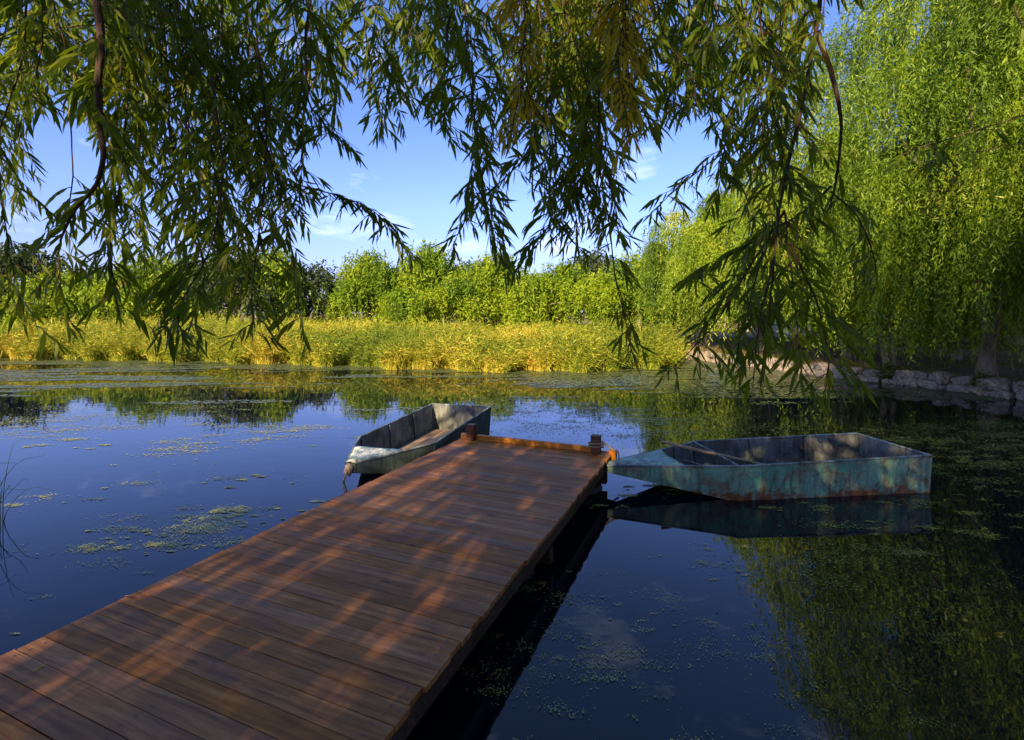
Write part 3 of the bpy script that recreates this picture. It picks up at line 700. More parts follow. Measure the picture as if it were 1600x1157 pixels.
# ------------------------------------------------------------------ jetty
TH = rad(22.8)
AX = np.array([math.sin(TH), math.cos(TH)]); PX = np.array([math.cos(TH), -math.sin(TH)])
S0, S1, T0, T1, DZ = -3.20, -1.22, 0.15, 5.95, .356
def J(s, t): return PX * s + AX * t
sm = (S0 + S1) / 2
jo = J(sm, 3.0)
jetty = empty('jetty', (jo[0], jo[1], 0), -TH)      # local x across, local y along
tag(jetty, 'red-brown timber jetty running out from the near bank between the boats', 'jetty')
def lj(s, t, z=0): return (s - sm, t - 3.0, z)
PIT, PW, PT = .1125, .1080, .028
boards = []
for i in range(7):
    bm = bmesh.new(); r_ = random.Random(i)
    box_bm(bm, (0, 0, -PT / 2), (S1 - S0 + r_.uniform(-.006, .012), PW - r_.choice([0, .0005, .001, .003]), PT))
    bmesh.ops.bevel(bm, geom=bm.edges[:], offset=.0035, segments=1)
    me = bm_mesh('plank', bm); me.materials.append(M['deck']); boards.append(me)
nb = int((T1 - T0) / PIT)
for i in range(nb):
    p = link('plank', random.choice(boards), None, jetty)
    p.location = (random.uniform(-.006, .006), T1 - PIT * (i + .5) - 3.0, DZ + random.uniform(-.0025, .0015))
    p.rotation_euler = (random.uniform(-.008, .008), 0, random.uniform(-.0016, .0016) + (0 if i % 2 else pi))
W_ = S1 - S0
def jbox(name, mat, c, s, bev=.004):
    bm = bmesh.new(); box_bm(bm, (0, 0, 0), s); bmesh.ops.bevel(bm, geom=bm.edges[:], offset=bev, segments=2)
    o = link(name, bm_mesh(name, bm), M[mat], jetty); o.location = c; return o
for sx_ in (-W_ / 2 + .07, 0, W_ / 2 - .07): jbox('beam', 'pile', (sx_, (T0 + T1) / 2 - 3.0, DZ - PT - .073), (.075, T1 - T0 - .05, .14))
jbox('fascia_board', 'deck', (0, T1 - 3.0 + .017, DZ - .07), (W_ + .02, .03, .15))
pl = (-W_ / 2 + .17, T1 - 3.0 - .10); prr = (W_ / 2 - .17, T1 - 3.0 - .10)
jbox('kerb_board', 'deck_orange', (-W_ / 2 + .055, T1 - 3.0 - .05, DZ + .033), (.105, .055, .06))
jbox('kerb_board', 'deck_orange', ((pl[0] + prr[0]) / 2, T1 - 3.0 - .05, DZ + .033), (prr[0] - pl[0] - .115, .055, .06))
jbox('beam_end', 'deck_orange', (W_ / 2 + .015, T1 - 3.0 - .03, DZ - .01), (.08, .07, .11))
for (q, hgt) in ((pl, .205), (prr, .215)):
    jbox('mooring_post', 'post', (q[0], q[1], DZ + hgt / 2), (.105, .095, hgt), .006)
for t_ in (T1 - .35, 3.6, 1.2):
    for sx_ in (-W_ / 2 + .18, W_ / 2 - .22):
        bm = bmesh.new(); bmesh.ops.create_cone(bm, cap_ends=True, segments=12, radius1=.115, radius2=.10, depth=1.5)
        for v in bm.verts: v.co.x += .012 * math.sin(v.co.z * 7 + v.co.y * 30)
        o = link('pile', bm_mesh('pile', bm), M['pile'], jetty); o.location = (sx_, t_ - 3.0, DZ - PT - .14 - .75)
    jbox('cross_beam', 'pile', (0, t_ - 3.0 + .16, DZ - PT - .215), (W_ - .05, .09, .12))
# screws: rows of heads joined into one
sv_, sf_ = [], []
for i in range(nb):
    for sx_ in (-W_ / 2 + .07, 0, W_ / 2 - .07):
        for dy in (-.028, .028):
            c = np.array([sx_ + random.uniform(-.01, .01), T1 - PIT * (i + .5) - 3.0 + dy, DZ + .0028])
            th = np.arange(6) * pi / 3; b0 = len(sv_)
            sv_ += [tuple(c + np.array([math.cos(a) * .0058, math.sin(a) * .0058, 0])) for a in th]; sf_.append([b0 + q for q in range(6)])
o = link('screw_heads', np_mesh('screw_heads', np.array(sv_), sf_), M['chain'], jetty); o['kind'] = 'stuff'
# old tyre tied to the pile at the water line
def torus_mesh(name, R, r0, a=22, b=8):
    u = np.arange(a) * 2 * pi / a; v = np.arange(b) * 2 * pi / b; U, Vv = np.meshgrid(u, v, indexing='ij')
    P = np.stack([(R + r0 * np.cos(Vv)) * np.cos(U), (R + r0 * np.cos(Vv)) * np.sin(U), r0 * np.sin(Vv)], -1).reshape(-1, 3)
    i = np.arange(a)[:, None]; j = np.arange(b)[None]
    f = np.stack([i * b + j, ((i + 1) % a) * b + j, ((i + 1) % a) * b + (j + 1) % b, i * b + (j + 1) % b], -1).reshape(-1, 4)
    return np_mesh(name, P, f, smooth=True)
pt = J(S1 - .22, T1 - .35)
o = link('tyre_fender', torus_mesh('tyre_fender', .135, .045), M['tyre']); o.location = (pt[0], pt[1], .05); o.rotation_euler = (.15, .1, 0)
tag(o, 'old dark rubber ring around the jetty pile at the water line', 'fender')

# ------------------------------------------------------------------ boats
def side_panel(A, B, t):
    pass
def quad_plate(bm, pts, th):
    """a plate with thickness th from 4 corner points (outer face), thickened along its inward normal"""
    p = [Vector(q) for q in pts]; n = (p[1] - p[0]).cross(p[3] - p[0]).normalized()
    v = [bm.verts.new(q) for q in p] + [bm.verts.new(q - n * th) for q in p]
    k = len(p)
    bm.faces.new(v[:k]); bm.faces.new(list(reversed(v[k:])))
    for i in range(k): bm.faces.new((v[i], v[k + i], v[k + (i + 1) % k], v[(i + 1) % k]))
def subdiv_wobble(bm, amp, seed, cuts=4):
    bmesh.ops.subdivide_edges(bm, edges=[e for e in bm.edges if e.calc_length() > .3], cuts=cuts, use_grid_fill=True)
    r_ = random.Random(seed); ph = [r_.uniform(0, 6.3) for _ in range(6)]
    for v in bm.verts:
        x, y, z = v.co
        v.co.y += amp * math.sin(x * 5 + ph[0]) * math.sin(z * 9 + ph[1]); v.co.z += amp * .5 * math.sin(x * 3.1 + ph[2])

def make_boat(loc, rz, lab, hull, deckm, seed, LN=1.32, drop=.09, nb_=.30, floor_boards=True):
    """flat bottomed metal skiff. local +x = bow. stern at x=0"""
    b = empty('rowing_boat', loc, rz); tag(b, lab, 'boat')
    LB, BW = 2.24, .53      # box length, half width, bow length
    gz = lambda x: .415 - .045 * x / LB if x <= LB else .37 - drop * (x - LB) / LN
    bz = lambda x: -.09 + .065 * x / LB if x <= LB else -.025 + (nb_ - .065) * ((x - LB) / LN) ** .97
    hw = lambda x: BW if x <= LB else BW + (.055 - BW) * (x - LB) / LN
    bwf = lambda x: hw(x) * .93
    xs = [0, .45, .9, 1.35, 1.8, LB - .15, LB] + [LB + LN * q for q in (.17, .34, .52, .7, .86, 1)]
    r_ = random.Random(seed)
    th = .012
    # hull shell: outer and inner skins in one mesh per side
    def skin(side, inner):
        V = []; rows = 5
        for x in xs:
            for k in range(rows):
                u = k / (rows - 1); z = bz(x) + (gz(x) - bz(x)) * u; y = bwf(x) + (hw(x) - bwf(x)) * u
                dent = .004 * math.sin(x * 6 + seed) * math.sin(u * 3) * (1 if 0 < x < 3.5 else 0)
                V.append((x, side * (y - (th if inner else 0) + dent), z + (0.0)))
        F = []
        for i in range(len(xs) - 1):
            for k in range(rows - 1):
                a = i * rows + k; q = [a, a + rows, a + rows + 1, a + 1]
                F.append(q if (side < 0) ^ inner else q[::-1])
        return V, F
    Vo, Fo = [], []
    for s in (-1, 1):
        v, f = skin(s, False); o0 = len(Vo); Vo += v; Fo += [[q + o0 for q in g] for g in f]
    # bottom outside, stern outside, nose
    def strip(zoff, wid_off, flip):
        o0 = len(Vo_)
        for x in xs: Vo_.append((x, -(bwf(x) - wid_off), bz(x) + zoff)); Vo_.append((x, bwf(x) - wid_off, bz(x) + zoff))
        for i in range(len(xs) - 1):
            q = [o0 + 2 * i, o0 + 2 * i + 1, o0 + 2 * i + 3, o0 + 2 * i + 2]; Fo_.append(q if not flip else q[::-1])
    Vo_, Fo_ = Vo, Fo; strip(0, 0, False)
    def endcap(x, woff, flip):
        o0 = len(Vo_); Vo_.extend([(x, -bwf(x) + woff, bz(x)), (x, bwf(x) - woff, bz(x)), (x, hw(x) - woff, gz(x)), (x, -hw(x) + woff, gz(x))])
        q = [o0, o0 + 1, o0 + 2, o0 + 3]; Fo_.append(q if not flip else q[::-1])
    endcap(0, 0, True); endcap(LB + LN, 0, False)
    link('hull', np_mesh('hull', np.array(Vo), np.array(Fo)), M[hull], b)
    Vi, Fi = [], []; Vo_, Fo_ = Vi, Fi
    for s in (-1, 1):
        v, f = skin(s, True); o0 = len(Vi); Vi += v; Fi += [[q + o0 for q in g] for g in f]
    def strip2():
        o0 = len(Vi)
        for x in xs: Vi.append((x, -(bwf(x) - th), bz(x) + .015)); Vi.append((x, bwf(x) - th, bz(x) + .015))
        for i in range(len(xs) - 1): Fi.append([o0 + 2 * i, o0 + 2 * i + 2, o0 + 2 * i + 3, o0 + 2 * i + 1])
    strip2()
    o0 = len(Vi); Vi += [(th, -bwf(0) + th, bz(0)), (th, bwf(0) - th, bz(0)), (th, hw(0) - th, gz(0)), (th, -hw(0) + th, gz(0))]; Fi.append([o0, o0 + 1, o0 + 2, o0 + 3])
    link('inner_lining', np_mesh('inner_lining', np.array(Vi), np.array(Fi)), M['inside'], b)
    # rolled gunwale
    for s in (-1, 1):
        P = [(x, s * (hw(x) - th / 2), gz(x) + .004) for x in xs]
        v, f = tube([P], [np.full(len(P), .0135)], 8)
        link('gunwale', np_mesh('gunwale', v, f, smooth=True), M['gunwale'], b)
    v, f = tube([[(.006, -BW, gz(0) + .004), (.006, 0, gz(0) + .004), (.006, BW, gz(0) + .004)]], [[.0135] * 3], 8)
    link('gunwale', np_mesh('gunwale', v, f, smooth=True), M['gunwale'], b)
    # angle ribs inside
    for x in (.02, .75, 1.5, LB, LB + .32):
        for s in (-1, 1):
            bm = bmesh.new(); quad = [(x - .015, s * (bwf(x) - th - .004), bz(x) + .02), (x + .015, s * (bwf(x) - th - .004), bz(x) + .02), (x + .015, s * (hw(x + .015) - th - .004), gz(x) - .01), (x - .015, s * (hw(x + .015) - th - .004), gz(x) - .01)]
            v = [bm.verts.new(q) for q in quad] + [bm.verts.new((q[0], q[1] - s * .02, q[2])) for q in quad]
            for fc in ((0, 1, 2, 3), (7, 6, 5, 4), (0, 4, 5, 1), (1, 5, 6, 2), (2, 6, 7, 3), (3, 7, 4, 0)): bm.faces.new([v[k] for k in fc])
            bmesh.ops.recalc_face_normals(bm, faces=bm.faces[:])
            link('rib', bm_mesh('rib', bm), M['inside'], b)
    if not floor_boards:
      v, f = tube([[(LB, -BW + .01, gz(LB) - .004), (LB, 0, gz(LB)), (LB, BW - .01, gz(LB) - .004)]], [[.012] * 3], 8)
      link('cross_bar', np_mesh('cross_bar', v, f, smooth=True), M['gunwale'], b)
    # seam straps and rivets outside
    rvV, rvF = [], []
    for x in (.012, 1.12, LB):
        for s in (-1, 1):
            bm = bmesh.new(); zs = np.linspace(bz(x) + .01, gz(x) - .012, 4); pr_v = None
            for z in zs:
                u = (z - bz(x)) / (gz(x) - bz(x)); y = s * (bwf(x) + (hw(x) - bwf(x)) * u + .006)
                row = [bm.verts.new((x - .018, y - s * .004, z)), bm.verts.new((x - .014, y, z)), bm.verts.new((x + .014, y - (s * .004 if x == LB else 0), z)), bm.verts.new((x + .018, y - s * (.010 if x == LB else .004), z))]
                if pr_v:
                    for k in range(3): bm.faces.new((pr_v[k], pr_v[k + 1], row[k + 1], row[k]))
                pr_v = row
            bmesh.ops.recalc_face_normals(bm, faces=bm.faces[:])
            link('seam_strap', bm_mesh('seam_strap', bm), M[hull], b)
    for s in (-1, 1):
        for x in np.arange(.06, LB + LN - .15, .095):
            z = gz(x) - .022; y = s * (hw(x) + .003); b0 = len(rvV)
            th_ = np.arange(6) * pi / 3
            rvV += [(x + .005 * math.cos(a), y, z + .005 * math.sin(a)) for a in th_] + [(x, y + s * .004, z)]
            rvF += [[b0 + q, b0 + (q + 1) % 6, b0 + 6] for q in range(6)]
    rvo = link('rivets', np_mesh('rivets', np.array(rvV), np.array(rvF)), M['chain'], b); rvo['kind'] = 'stuff'
    # foredeck: slightly crowned plate
    Vd, Fd = [], []; fx = np.linspace(LB + .40 * LN, LB + LN, 8)
    for x in fx:
        for u in (-1, -.5, 0, .5, 1): Vd.append((x - (.0 if True else 0) + (.07 * (1 - abs(u)) if x == fx[0] else 0), u * (hw(x) - .002), gz(x) + .012 + .018 * (1 - u * u)))
    for i in range(7):
        for k in range(4): a = i * 5 + k; Fd.append([a, a + 5, a + 6, a + 1])
    me = np_mesh('foredeck', np.array(Vd), Fd); d_ = link('foredeck', me, M[deckm], b)
    md = d_.modifiers.new('t', 'SOLIDIFY'); md.thickness = .008; md.offset = -1
    # ring at the nose
    o = link('mooring_ring', torus_mesh('mooring_ring', .032, .006, 14, 6), M['chain'], b)
    o.location = (LB + LN + .03, 0, bz(LB + LN) + .03); o.rotation_euler = (rad(90), 0, .3)
    if floor_boards:
        for k in range(5):
            bm = bmesh.new(); box_bm(bm, (0, 0, 0), (1.75, .165, .018)); bmesh.ops.bevel(bm, geom=bm.edges[:], offset=.003, segments=1)
            o = link('floor_board', bm_mesh('floor_board', bm), M['oar'], b); o.location = (.98, -.36 + .18 * k, .0 + r_.uniform(0, .006)); o.rotation_euler = (0, r_.uniform(-.004, .004), r_.uniform(-.01, .01))
    return b
def place(stern_mid, nose):
    d = np.array(nose) - np.array(stern_mid); return math.atan2(d[1], d[0])
# right boat: stern (4.57,6.15) nose (1.08,5.76)
sR = np.array([4.60, 6.14]); nR = np.array([1.06, 5.74])
boatR = make_boat((sR[0], sR[1], 0), place(sR, nR), 'turquoise metal rowing boat with rust patches and an oar in it, right of the jetty', 'hull_green', 'foredeck_green', 3, floor_boards=False)
sL = np.array([-.86, 8.53]); nL = np.array([-1.72, 5.40])
boatL = make_boat((sL[0], sL[1], 0.03), place(sL, nL), 'grey-green metal rowing boat with a whitish foredeck, behind the left side of the jetty', 'hull_dark', 'foredeck_pale', 8, LN=1.02, drop=.0, nb_=.36)
# oar lying in the right boat
A = np.array([1.74, 5.90, .505]); B_ = np.array([3.10, 5.77, .215])
oar = empty('oar', tuple((A + B_) / 2)); tag(oar, 'bleached wooden oar lying across the bar of the turquoise boat', 'oar')
oc = (A + B_) / 2
v, f = tube([[A - oc, (A + B_) / 2 - oc, B_ - oc]], [[.016, .019, .019]], 8); link('shaft', np_mesh('shaft', v, f, smooth=True), M['oar'], oar)
bm = bmesh.new(); d = Vector(B_ - A).normalized()
box_bm(bm, Vector(B_ - oc) + d * .22, (.5, .12, .014), d.to_track_quat('X', 'Z').to_matrix().to_4x4()); bmesh.ops.bevel(bm, geom=bm.edges[:], offset=.005, segments=1)
link('blade', bm_mesh('blade', bm), M['oar'], oar)
# second pole lying low in the right boat
v, f = tube([[(1.98, 5.86, .30), (2.5, 5.72, .18), (2.98, 5.58, .06)]], [[.012] * 3], 7)
o = link('pole', np_mesh('pole', v, f, smooth=True), M['inside']); tag(o, 'thin grey pole lying low under the oar in the turquoise boat', 'pole')

# ropes
def rope(name, pts, rr, mat, lab, cat='rope', n=26):
    P = spline(pts, n); v, f = tube([P], [np.full(n, rr)], 7)
    # twist ripple
    o = link(name, np_mesh(name, v, f, smooth=True), M[mat]); tag(o, lab, cat); return o
pr = J(sm + prr[0], prr[1] + 3.0)
loop = [(pr[0] + .085 * math.cos(a), pr[1] + .08 * math.sin(a), DZ + .07 + .004 * k) for k, a in enumerate(np.linspace(0, 4 * pi, 18))]
ce = J(S1 + .05, T1 - .05)
def chain(name, pts, lab, n, link_len=.03):
    root = empty(name, pts[0]); tag(root, lab, 'chain'); P = spline(pts, n)
    me = torus_mesh('chain_link', .011, .0032, 10, 5); me.materials.append(M['chain'])
    for i in range(n - 1):
        o = link('chain_link', me, None, root); m = (P[i] + P[i + 1]) / 2 - np.array(pts[0]); o.location = m
        d = Vector(P[i + 1] - P[i]); q = d.to_track_quat('X', 'Z'); o.rotation_mode = 'QUATERNION'
        from mathutils import Quaternion
        o.rotation_quaternion = q @ Quaternion((1, 0, 0), (pi / 2) * (i % 2)); o.scale = (1.25, .8, 1)
    return root
rope('mooring_rope', loop + [(ce[0] - .05, ce[1], DZ + .06), (ce[0] + .03, ce[1] - .01, DZ + .03)], .011, 'rope', 'rope looped round the right hand jetty post')
nose3 = (1.04, 5.74, .24)
chain('mooring_chain', [(ce[0] + .03, ce[1] - .01, DZ + .03), (ce[0] + .035, ce[1] - .02, .25), (ce[0] - .02, ce[1] - .03, .17), (ce[0] + .02, ce[1] - .03, .145), nose3], 'dark chain hanging from the jetty corner to the turquoise boat nose', 22)
NL = boatL.matrix_basis @ Vector((2.24 + 1.02, 0, .34)); nx_, ny_ = NL.x, NL.y
chain('mooring_chain', [(nx_ - .02, ny_, .34), (nx_ - .06, ny_ - .02, .24), (nx_ - .06, ny_, .1), (nx_ - .05, ny_, -.1)], 'dark chain hanging from the whitish boat nose into the water', 16)
# cloth bundle wrapped round the left boat's nose
bm = bmesh.new(); bmesh.ops.create_icosphere(bm, subdivisions=3, radius=1)
for v in bm.verts:
    c = v.co.copy(); k = 1 + .18 * math.sin(c.x * 7 + c.z * 3) * math.sin(c.y * 6) + .1 * math.sin(c.z * 15 + c.x * 9)
    v.co = Vector((c.x * .042 * k, c.y * .055 * k, c.z * .038 * k))
    if c.z < -.2 and c.y < 0: v.co.z -= .06 * (-c.z)
o = link('rag_bundle', bm_mesh('rag_bundle', bm, True), M['cloth']); o.location = (nx_ - .005, ny_ - .02, .37)
tag(o, 'muddy rag bundle wrapped round the nose of the whitish boat', 'rag')
wr = [(nx_ + .065 * math.cos(a), ny_ + .01 + .04 * math.sin(a) + .004 * k, .36 + .06 * math.sin(a + 1)) for k, a in enumerate(np.linspace(0, 6 * pi, 24))]
rope('mooring_rope', wr + [(nx_ - .06, ny_ - .03, .25), (nx_ - .03, ny_ - .02, .1), (nx_ - .04, ny_ - .02, -.08)], .012, 'rope', 'frayed rope wound round the rag on the whitish boat, hanging to the water', n=60)

# ------------------------------------------------------------------ overhanging willow in front
fore = empty('overhanging_willow', (-2.3, -2.6, .3))
tag(fore, 'big willow overhanging the camera, dark leafy strands hanging across the top', 'tree')
FO = np.array([-2.3, -2.6, .3])
r = np.random.default_rng(61)
def zc(Y, k=.9): return 2 + .62 * max(Y, 0) + k
limb_ctrl = [
    [(-2.3, -2.6, 3.2), (-2.6, -.6, 4.6), (-3.0, 1.6, 4.9), (-3.6, 3.6, 5.2), (-4.4, 5.0, 5.6)],
    [(-2.2, -2.6, 3.6), (-1.6, -.5, 4.9), (-1.3, 1.7, 5.1), (-1.3, 3.6, 5.2), (-1.5, 5.2, 5.7)],
    [(-2.1, -2.6, 3.8), (-.6, -.7, 5.2), (.3, 1.5, 5.1), (.8, 3.3, 5.1), (1.0, 4.9, 5.6)],
    [(-2.1, -2.7, 3.4), (.2, -1.2, 5.0), (1.6, .9, 4.9), (2.4, 2.9, 5.0), (2.9, 4.2, 5.5)],
    [(-2.1, -2.7, 3.6), (.9, -1.8, 5.2), (3.2, .2, 5.0), (4.4, 2.2, 5.1), (5.0, 3.0, 5.4)],
    [(-2.4, -2.6, 3.3), (-4.2, -.8, 4.7), (-5.0, 1.2, 5.0), (-5.2, 3.4, 5.3)],
    [(-1.6, -.5, 4.9), (-.9, .8, 4.1), (-1.0, 1.9, 4.2), (-1.6, 2.6, 4.35)],
    [(.3, 1.5, 5.1), (.6, 2.2, 4.6), (1.1, 2.8, 4.4), (1.9, 3.4, 4.75)],
]
limbs = [spline(np.array(c), 22) for c in limb_ctrl]
lp, lr = [], []
trk = spline([(-2.3, -2.6, .0), (-2.35, -2.6, 1.4), (-2.2, -2.65, 3.0), (-2.2, -2.8, 5.2)], 10)
lp.append(trk - FO); lr.append(np.linspace(.42, .24, 10))
for l in limbs: lp.append(l - FO); lr.append(np.linspace(.11, .022, len(l)))
# upper limbs of the crown behind
ctrB = np.array([-1.2, -4.2, 6.4])
bV, bF, bR, bCl = None, None, None, None

def out_of_frame(P):
    """strands behind and above the viewer only: nothing hangs in front of the face"""
    X, Y, Z = P[:, 0], P[:, 1], P[:, 2]
    front = (Y > -.6) & (Z < 2.75 + .78 * np.maximum(Y, 0))
    near = (np.hypot(X, Y) < 1.2) & (Z < 4)
    return ~(front | near | (Y > -1.7))
def back_crown(seed, ctr, rx, rz, nc, ns, step, L_, W_, root, base, hang=(2, 5)):
    rr2 = np.random.default_rng(seed)
    V, F, rn, c = strand_crown(rr2, np.array(ctr) - base, rx, rz, 1.2, nc, ns, step, L_, W_, hang=hang, keep=lambda P: out_of_frame(P + base), minrad=.3, spread=.06)
    o = link('crown', np_mesh('crown', V, F, rn), M['leaf_back'], root); o['kind'] = 'stuff'
    return c
cB = back_crown(62, (-2.2, -3.8, 4.2), 6.4, 2.1, 116, 16, .05, .16, .045, fore, FO)
for c in cB[:18]:
    s = trk[-1] - FO; lp.append(spline([s, s * .45 + c * .55 + [0, 0, .8], c], 8)); lr.append(np.linspace(.13, .02, 8))
v, f = tube(lp, lr, 9); link('trunk', np_mesh('trunk', v, f, smooth=True), M['bark'], fore)
# neighbour willow behind the camera, to the right; its shade falls on the right bank
nb_base = np.array([4.6, -4.2, .3])
nbr = empty('bank_willow', tuple(nb_base)); tag(nbr, 'tall willow on the near bank behind the viewer whose shade darkens the right water', 'tree')
cN = back_crown(64, (7.0, -4.0, 8.2), 6.2, 5.6, 210, 15, .06, .18, .045, nbr, nb_base, (3, 8))
tv, tf = trunk_geo(np.random.default_rng(3), (0, 0, 0), (.4, .3), 4.8, .34, cN, 16)
link('trunk', np_mesh('trunk', tv, tf, smooth=True), M['bark'], nbr)

def poly_in(x, y, poly):
    ins = False; n = len(poly)
    for i in range(n):
        a = poly[i]; b = poly[(i + 1) % n]
        if (a[1] > y) != (b[1] > y) and x < (b[0] - a[0]) * (y - a[1]) / (b[1] - a[1]) + a[0]: ins = not ins
    return ins
GAPS = [  # clear openings between the hanging branches, where the sky shows
    ([(20, 190), (80, 165), (150, 215), (152, 285), (105, 300), (50, 250)], .85),
    ([(525, 240), (590, 270), (640, 235), (705, 215), (722, 250), (705, 310), (690, 360), (660, 392), (610, 335), (540, 300)], .97),
    ([(560, 385), (615, 425), (690, 400), (790, 440), (940, 440), (930, 600), (520, 600), (530, 440)], .97),
    ([(990, 235), (1060, 200), (1110, 175), (1095, 250), (1030, 300), (1005, 335), (985, 300)], .9),
    ([(1285, 35), (1330, 20), (1620, 70), (1620, 150), (1340, 200), (1322, 270), (1300, 230)], .97),
    ([(1385, 300), (1620, 230), (1620, 700), (1390, 700), (1375, 470)], .97),
    ([(1000, 345), (1060, 450), (1010, 590), (995, 470)], .8),
    ([(0, 560), (260, 560), (1000, 590), (1600, 665), (1600, 1200), (0, 1200)], 1.0),
]
def clear(p, rr3):
    if p[1] < .3: return True
    x, y = to_px(p)
    for poly, pr_ in GAPS:
        if poly_in(x, y, poly) and rr3.random() < pr_: return False
    return True

ALL = []     # every leaf of the front strands: P, D, L, W, rnd, branch index
def grow(ctrl, r0, spacing, tl, yellow=False, leaf_L=(.078, .14), start_leaf=0.0, side=1.0):
    """one hanging branch: stem, side twigs and leaves. ctrl in world metres"""
    C = np.array(ctrl, float)
    ln = np.sum(np.linalg.norm(np.diff(C, axis=0), axis=1)); n = max(8, int(ln / .06))
    S = spline(C, n); S = S + np.cumsum(r.normal(size=S.shape) * .0022, axis=0)
    last = 0
    tw, twr = [], []; P, Dd, Lx = [], [], []
    cum = np.r_[0, np.cumsum(np.linalg.norm(np.diff(S, axis=0), axis=1))]
    s = ln * start_leaf + r.uniform(0, spacing)
    T = np.gradient(S, axis=0); T = nrm(T)
    def leafy(path, first=.12):
        m = len(path); l = np.linalg.norm(path[-1] - path[0]) + 1e-6
        k = max(4, int(l / .0185)); u = np.linspace(first, 1, k); fi = u * (m - 1); i0 = np.minimum(fi.astype(int), m - 2); t = (fi - i0)[:, None]
        p = path[i0] * (1 - t) + path[i0 + 1] * t; d = nrm(path[i0 + 1] - path[i0])
        sd = nrm(np.cross(d, r.normal(size=3))); sgn = np.where(np.arange(k) % 2, 1, -1)[:, None]
        dd = d * 1.05 + sd * sgn * r.uniform(.3, .7, (k, 1)) + r.normal(size=(k, 3)) * .2 + np.array([0, 0, -.5])
        taper = np.where(u > .85, .7, 1.0) * np.where(u < .2, .75, 1)
        P.append(p); Dd.append(dd); Lx.append((leaf_L[0] + (leaf_L[1] - leaf_L[0]) * r.random(k) ** 1.3) * taper * r.uniform(.7, 1.1, k))
    while s < ln:
        i = min(np.searchsorted(cum, s), n - 1)
        p0 = S[i]; a = r.uniform(0, 2 * pi); out = np.array([math.cos(a), math.sin(a) * .7, 0])
        L1 = r.uniform(*tl) * (1.0 if s < ln * .75 else .65)
        d = nrm(out * side * 1.15 + T[i] * .5 + np.array([0, 0, .15]))
        pts = [p0]; q = p0.copy(); seg_ = max(6, int(L1 / .035))
        for k in range(seg_):
            d = nrm(d + np.array([0, 0, -.10 - .09 * k / seg_]) + r.normal(size=3) * .05); q = q + d * L1 / seg_; pts.append(q.copy())
        pts = np.array(pts)
        if clear(pts[-1], r) and clear(pts[len(pts) // 2], r) and not (pts[:, 1] < 1.15).any():
            tw.append(pts); twr.append(np.linspace(.0024, .0010, len(pts))); leafy(pts); last = i
        s += spacing * 1.5 * r.uniform(.5, 1.5)
    if clear(S[-1], r): leafy(S[int(n * .7):], 0)
    elif r0 < .008: n = min(n, max(last + 2, 4))
    stem = ([S[:n]], [np.linspace(r0, max(.0018, r0 * .18), n)])
    k = len(ALL_B); ALL_B.append((stem, tw, twr, yellow))
    if P:
        P = np.concatenate(P); Dd = np.concatenate(Dd); Lx = np.concatenate(Lx)
        if S[-1][1] > 0: pass
        x, y = to_px(P)
        rnd_ = np.clip(r.normal(.42 + .15 * r.normal(), .2, len(P)), 0, 1)
        ALL.append((P, Dd, Lx, rnd_, k, yellow))
ALL_B = []
def from_px(pts, Y0, Y1): 
    ys = np.linspace(Y0, Y1, len(pts)); return [at(p[0], p[1], y) for p, y in zip(pts, ys)]
def attach(ctrl):
    """start the branch on the nearest overhead limb"""
    p = np.array(ctrl[0]); best = None
    for l in limbs:
        d = np.linalg.norm((l - p) * np.array([1, 1, .6]), axis=1) + 8 * np.maximum(0, p[2] + .1 - l[:, 2]); i = int(np.argmin(d))
        if best is None or d[i] < best[0]: best = (d[i], l[i])
    q = best[1]; mid = (q + p) / 2 + np.array([0, 0, .12])
    return [q, mid] + list(ctrl)
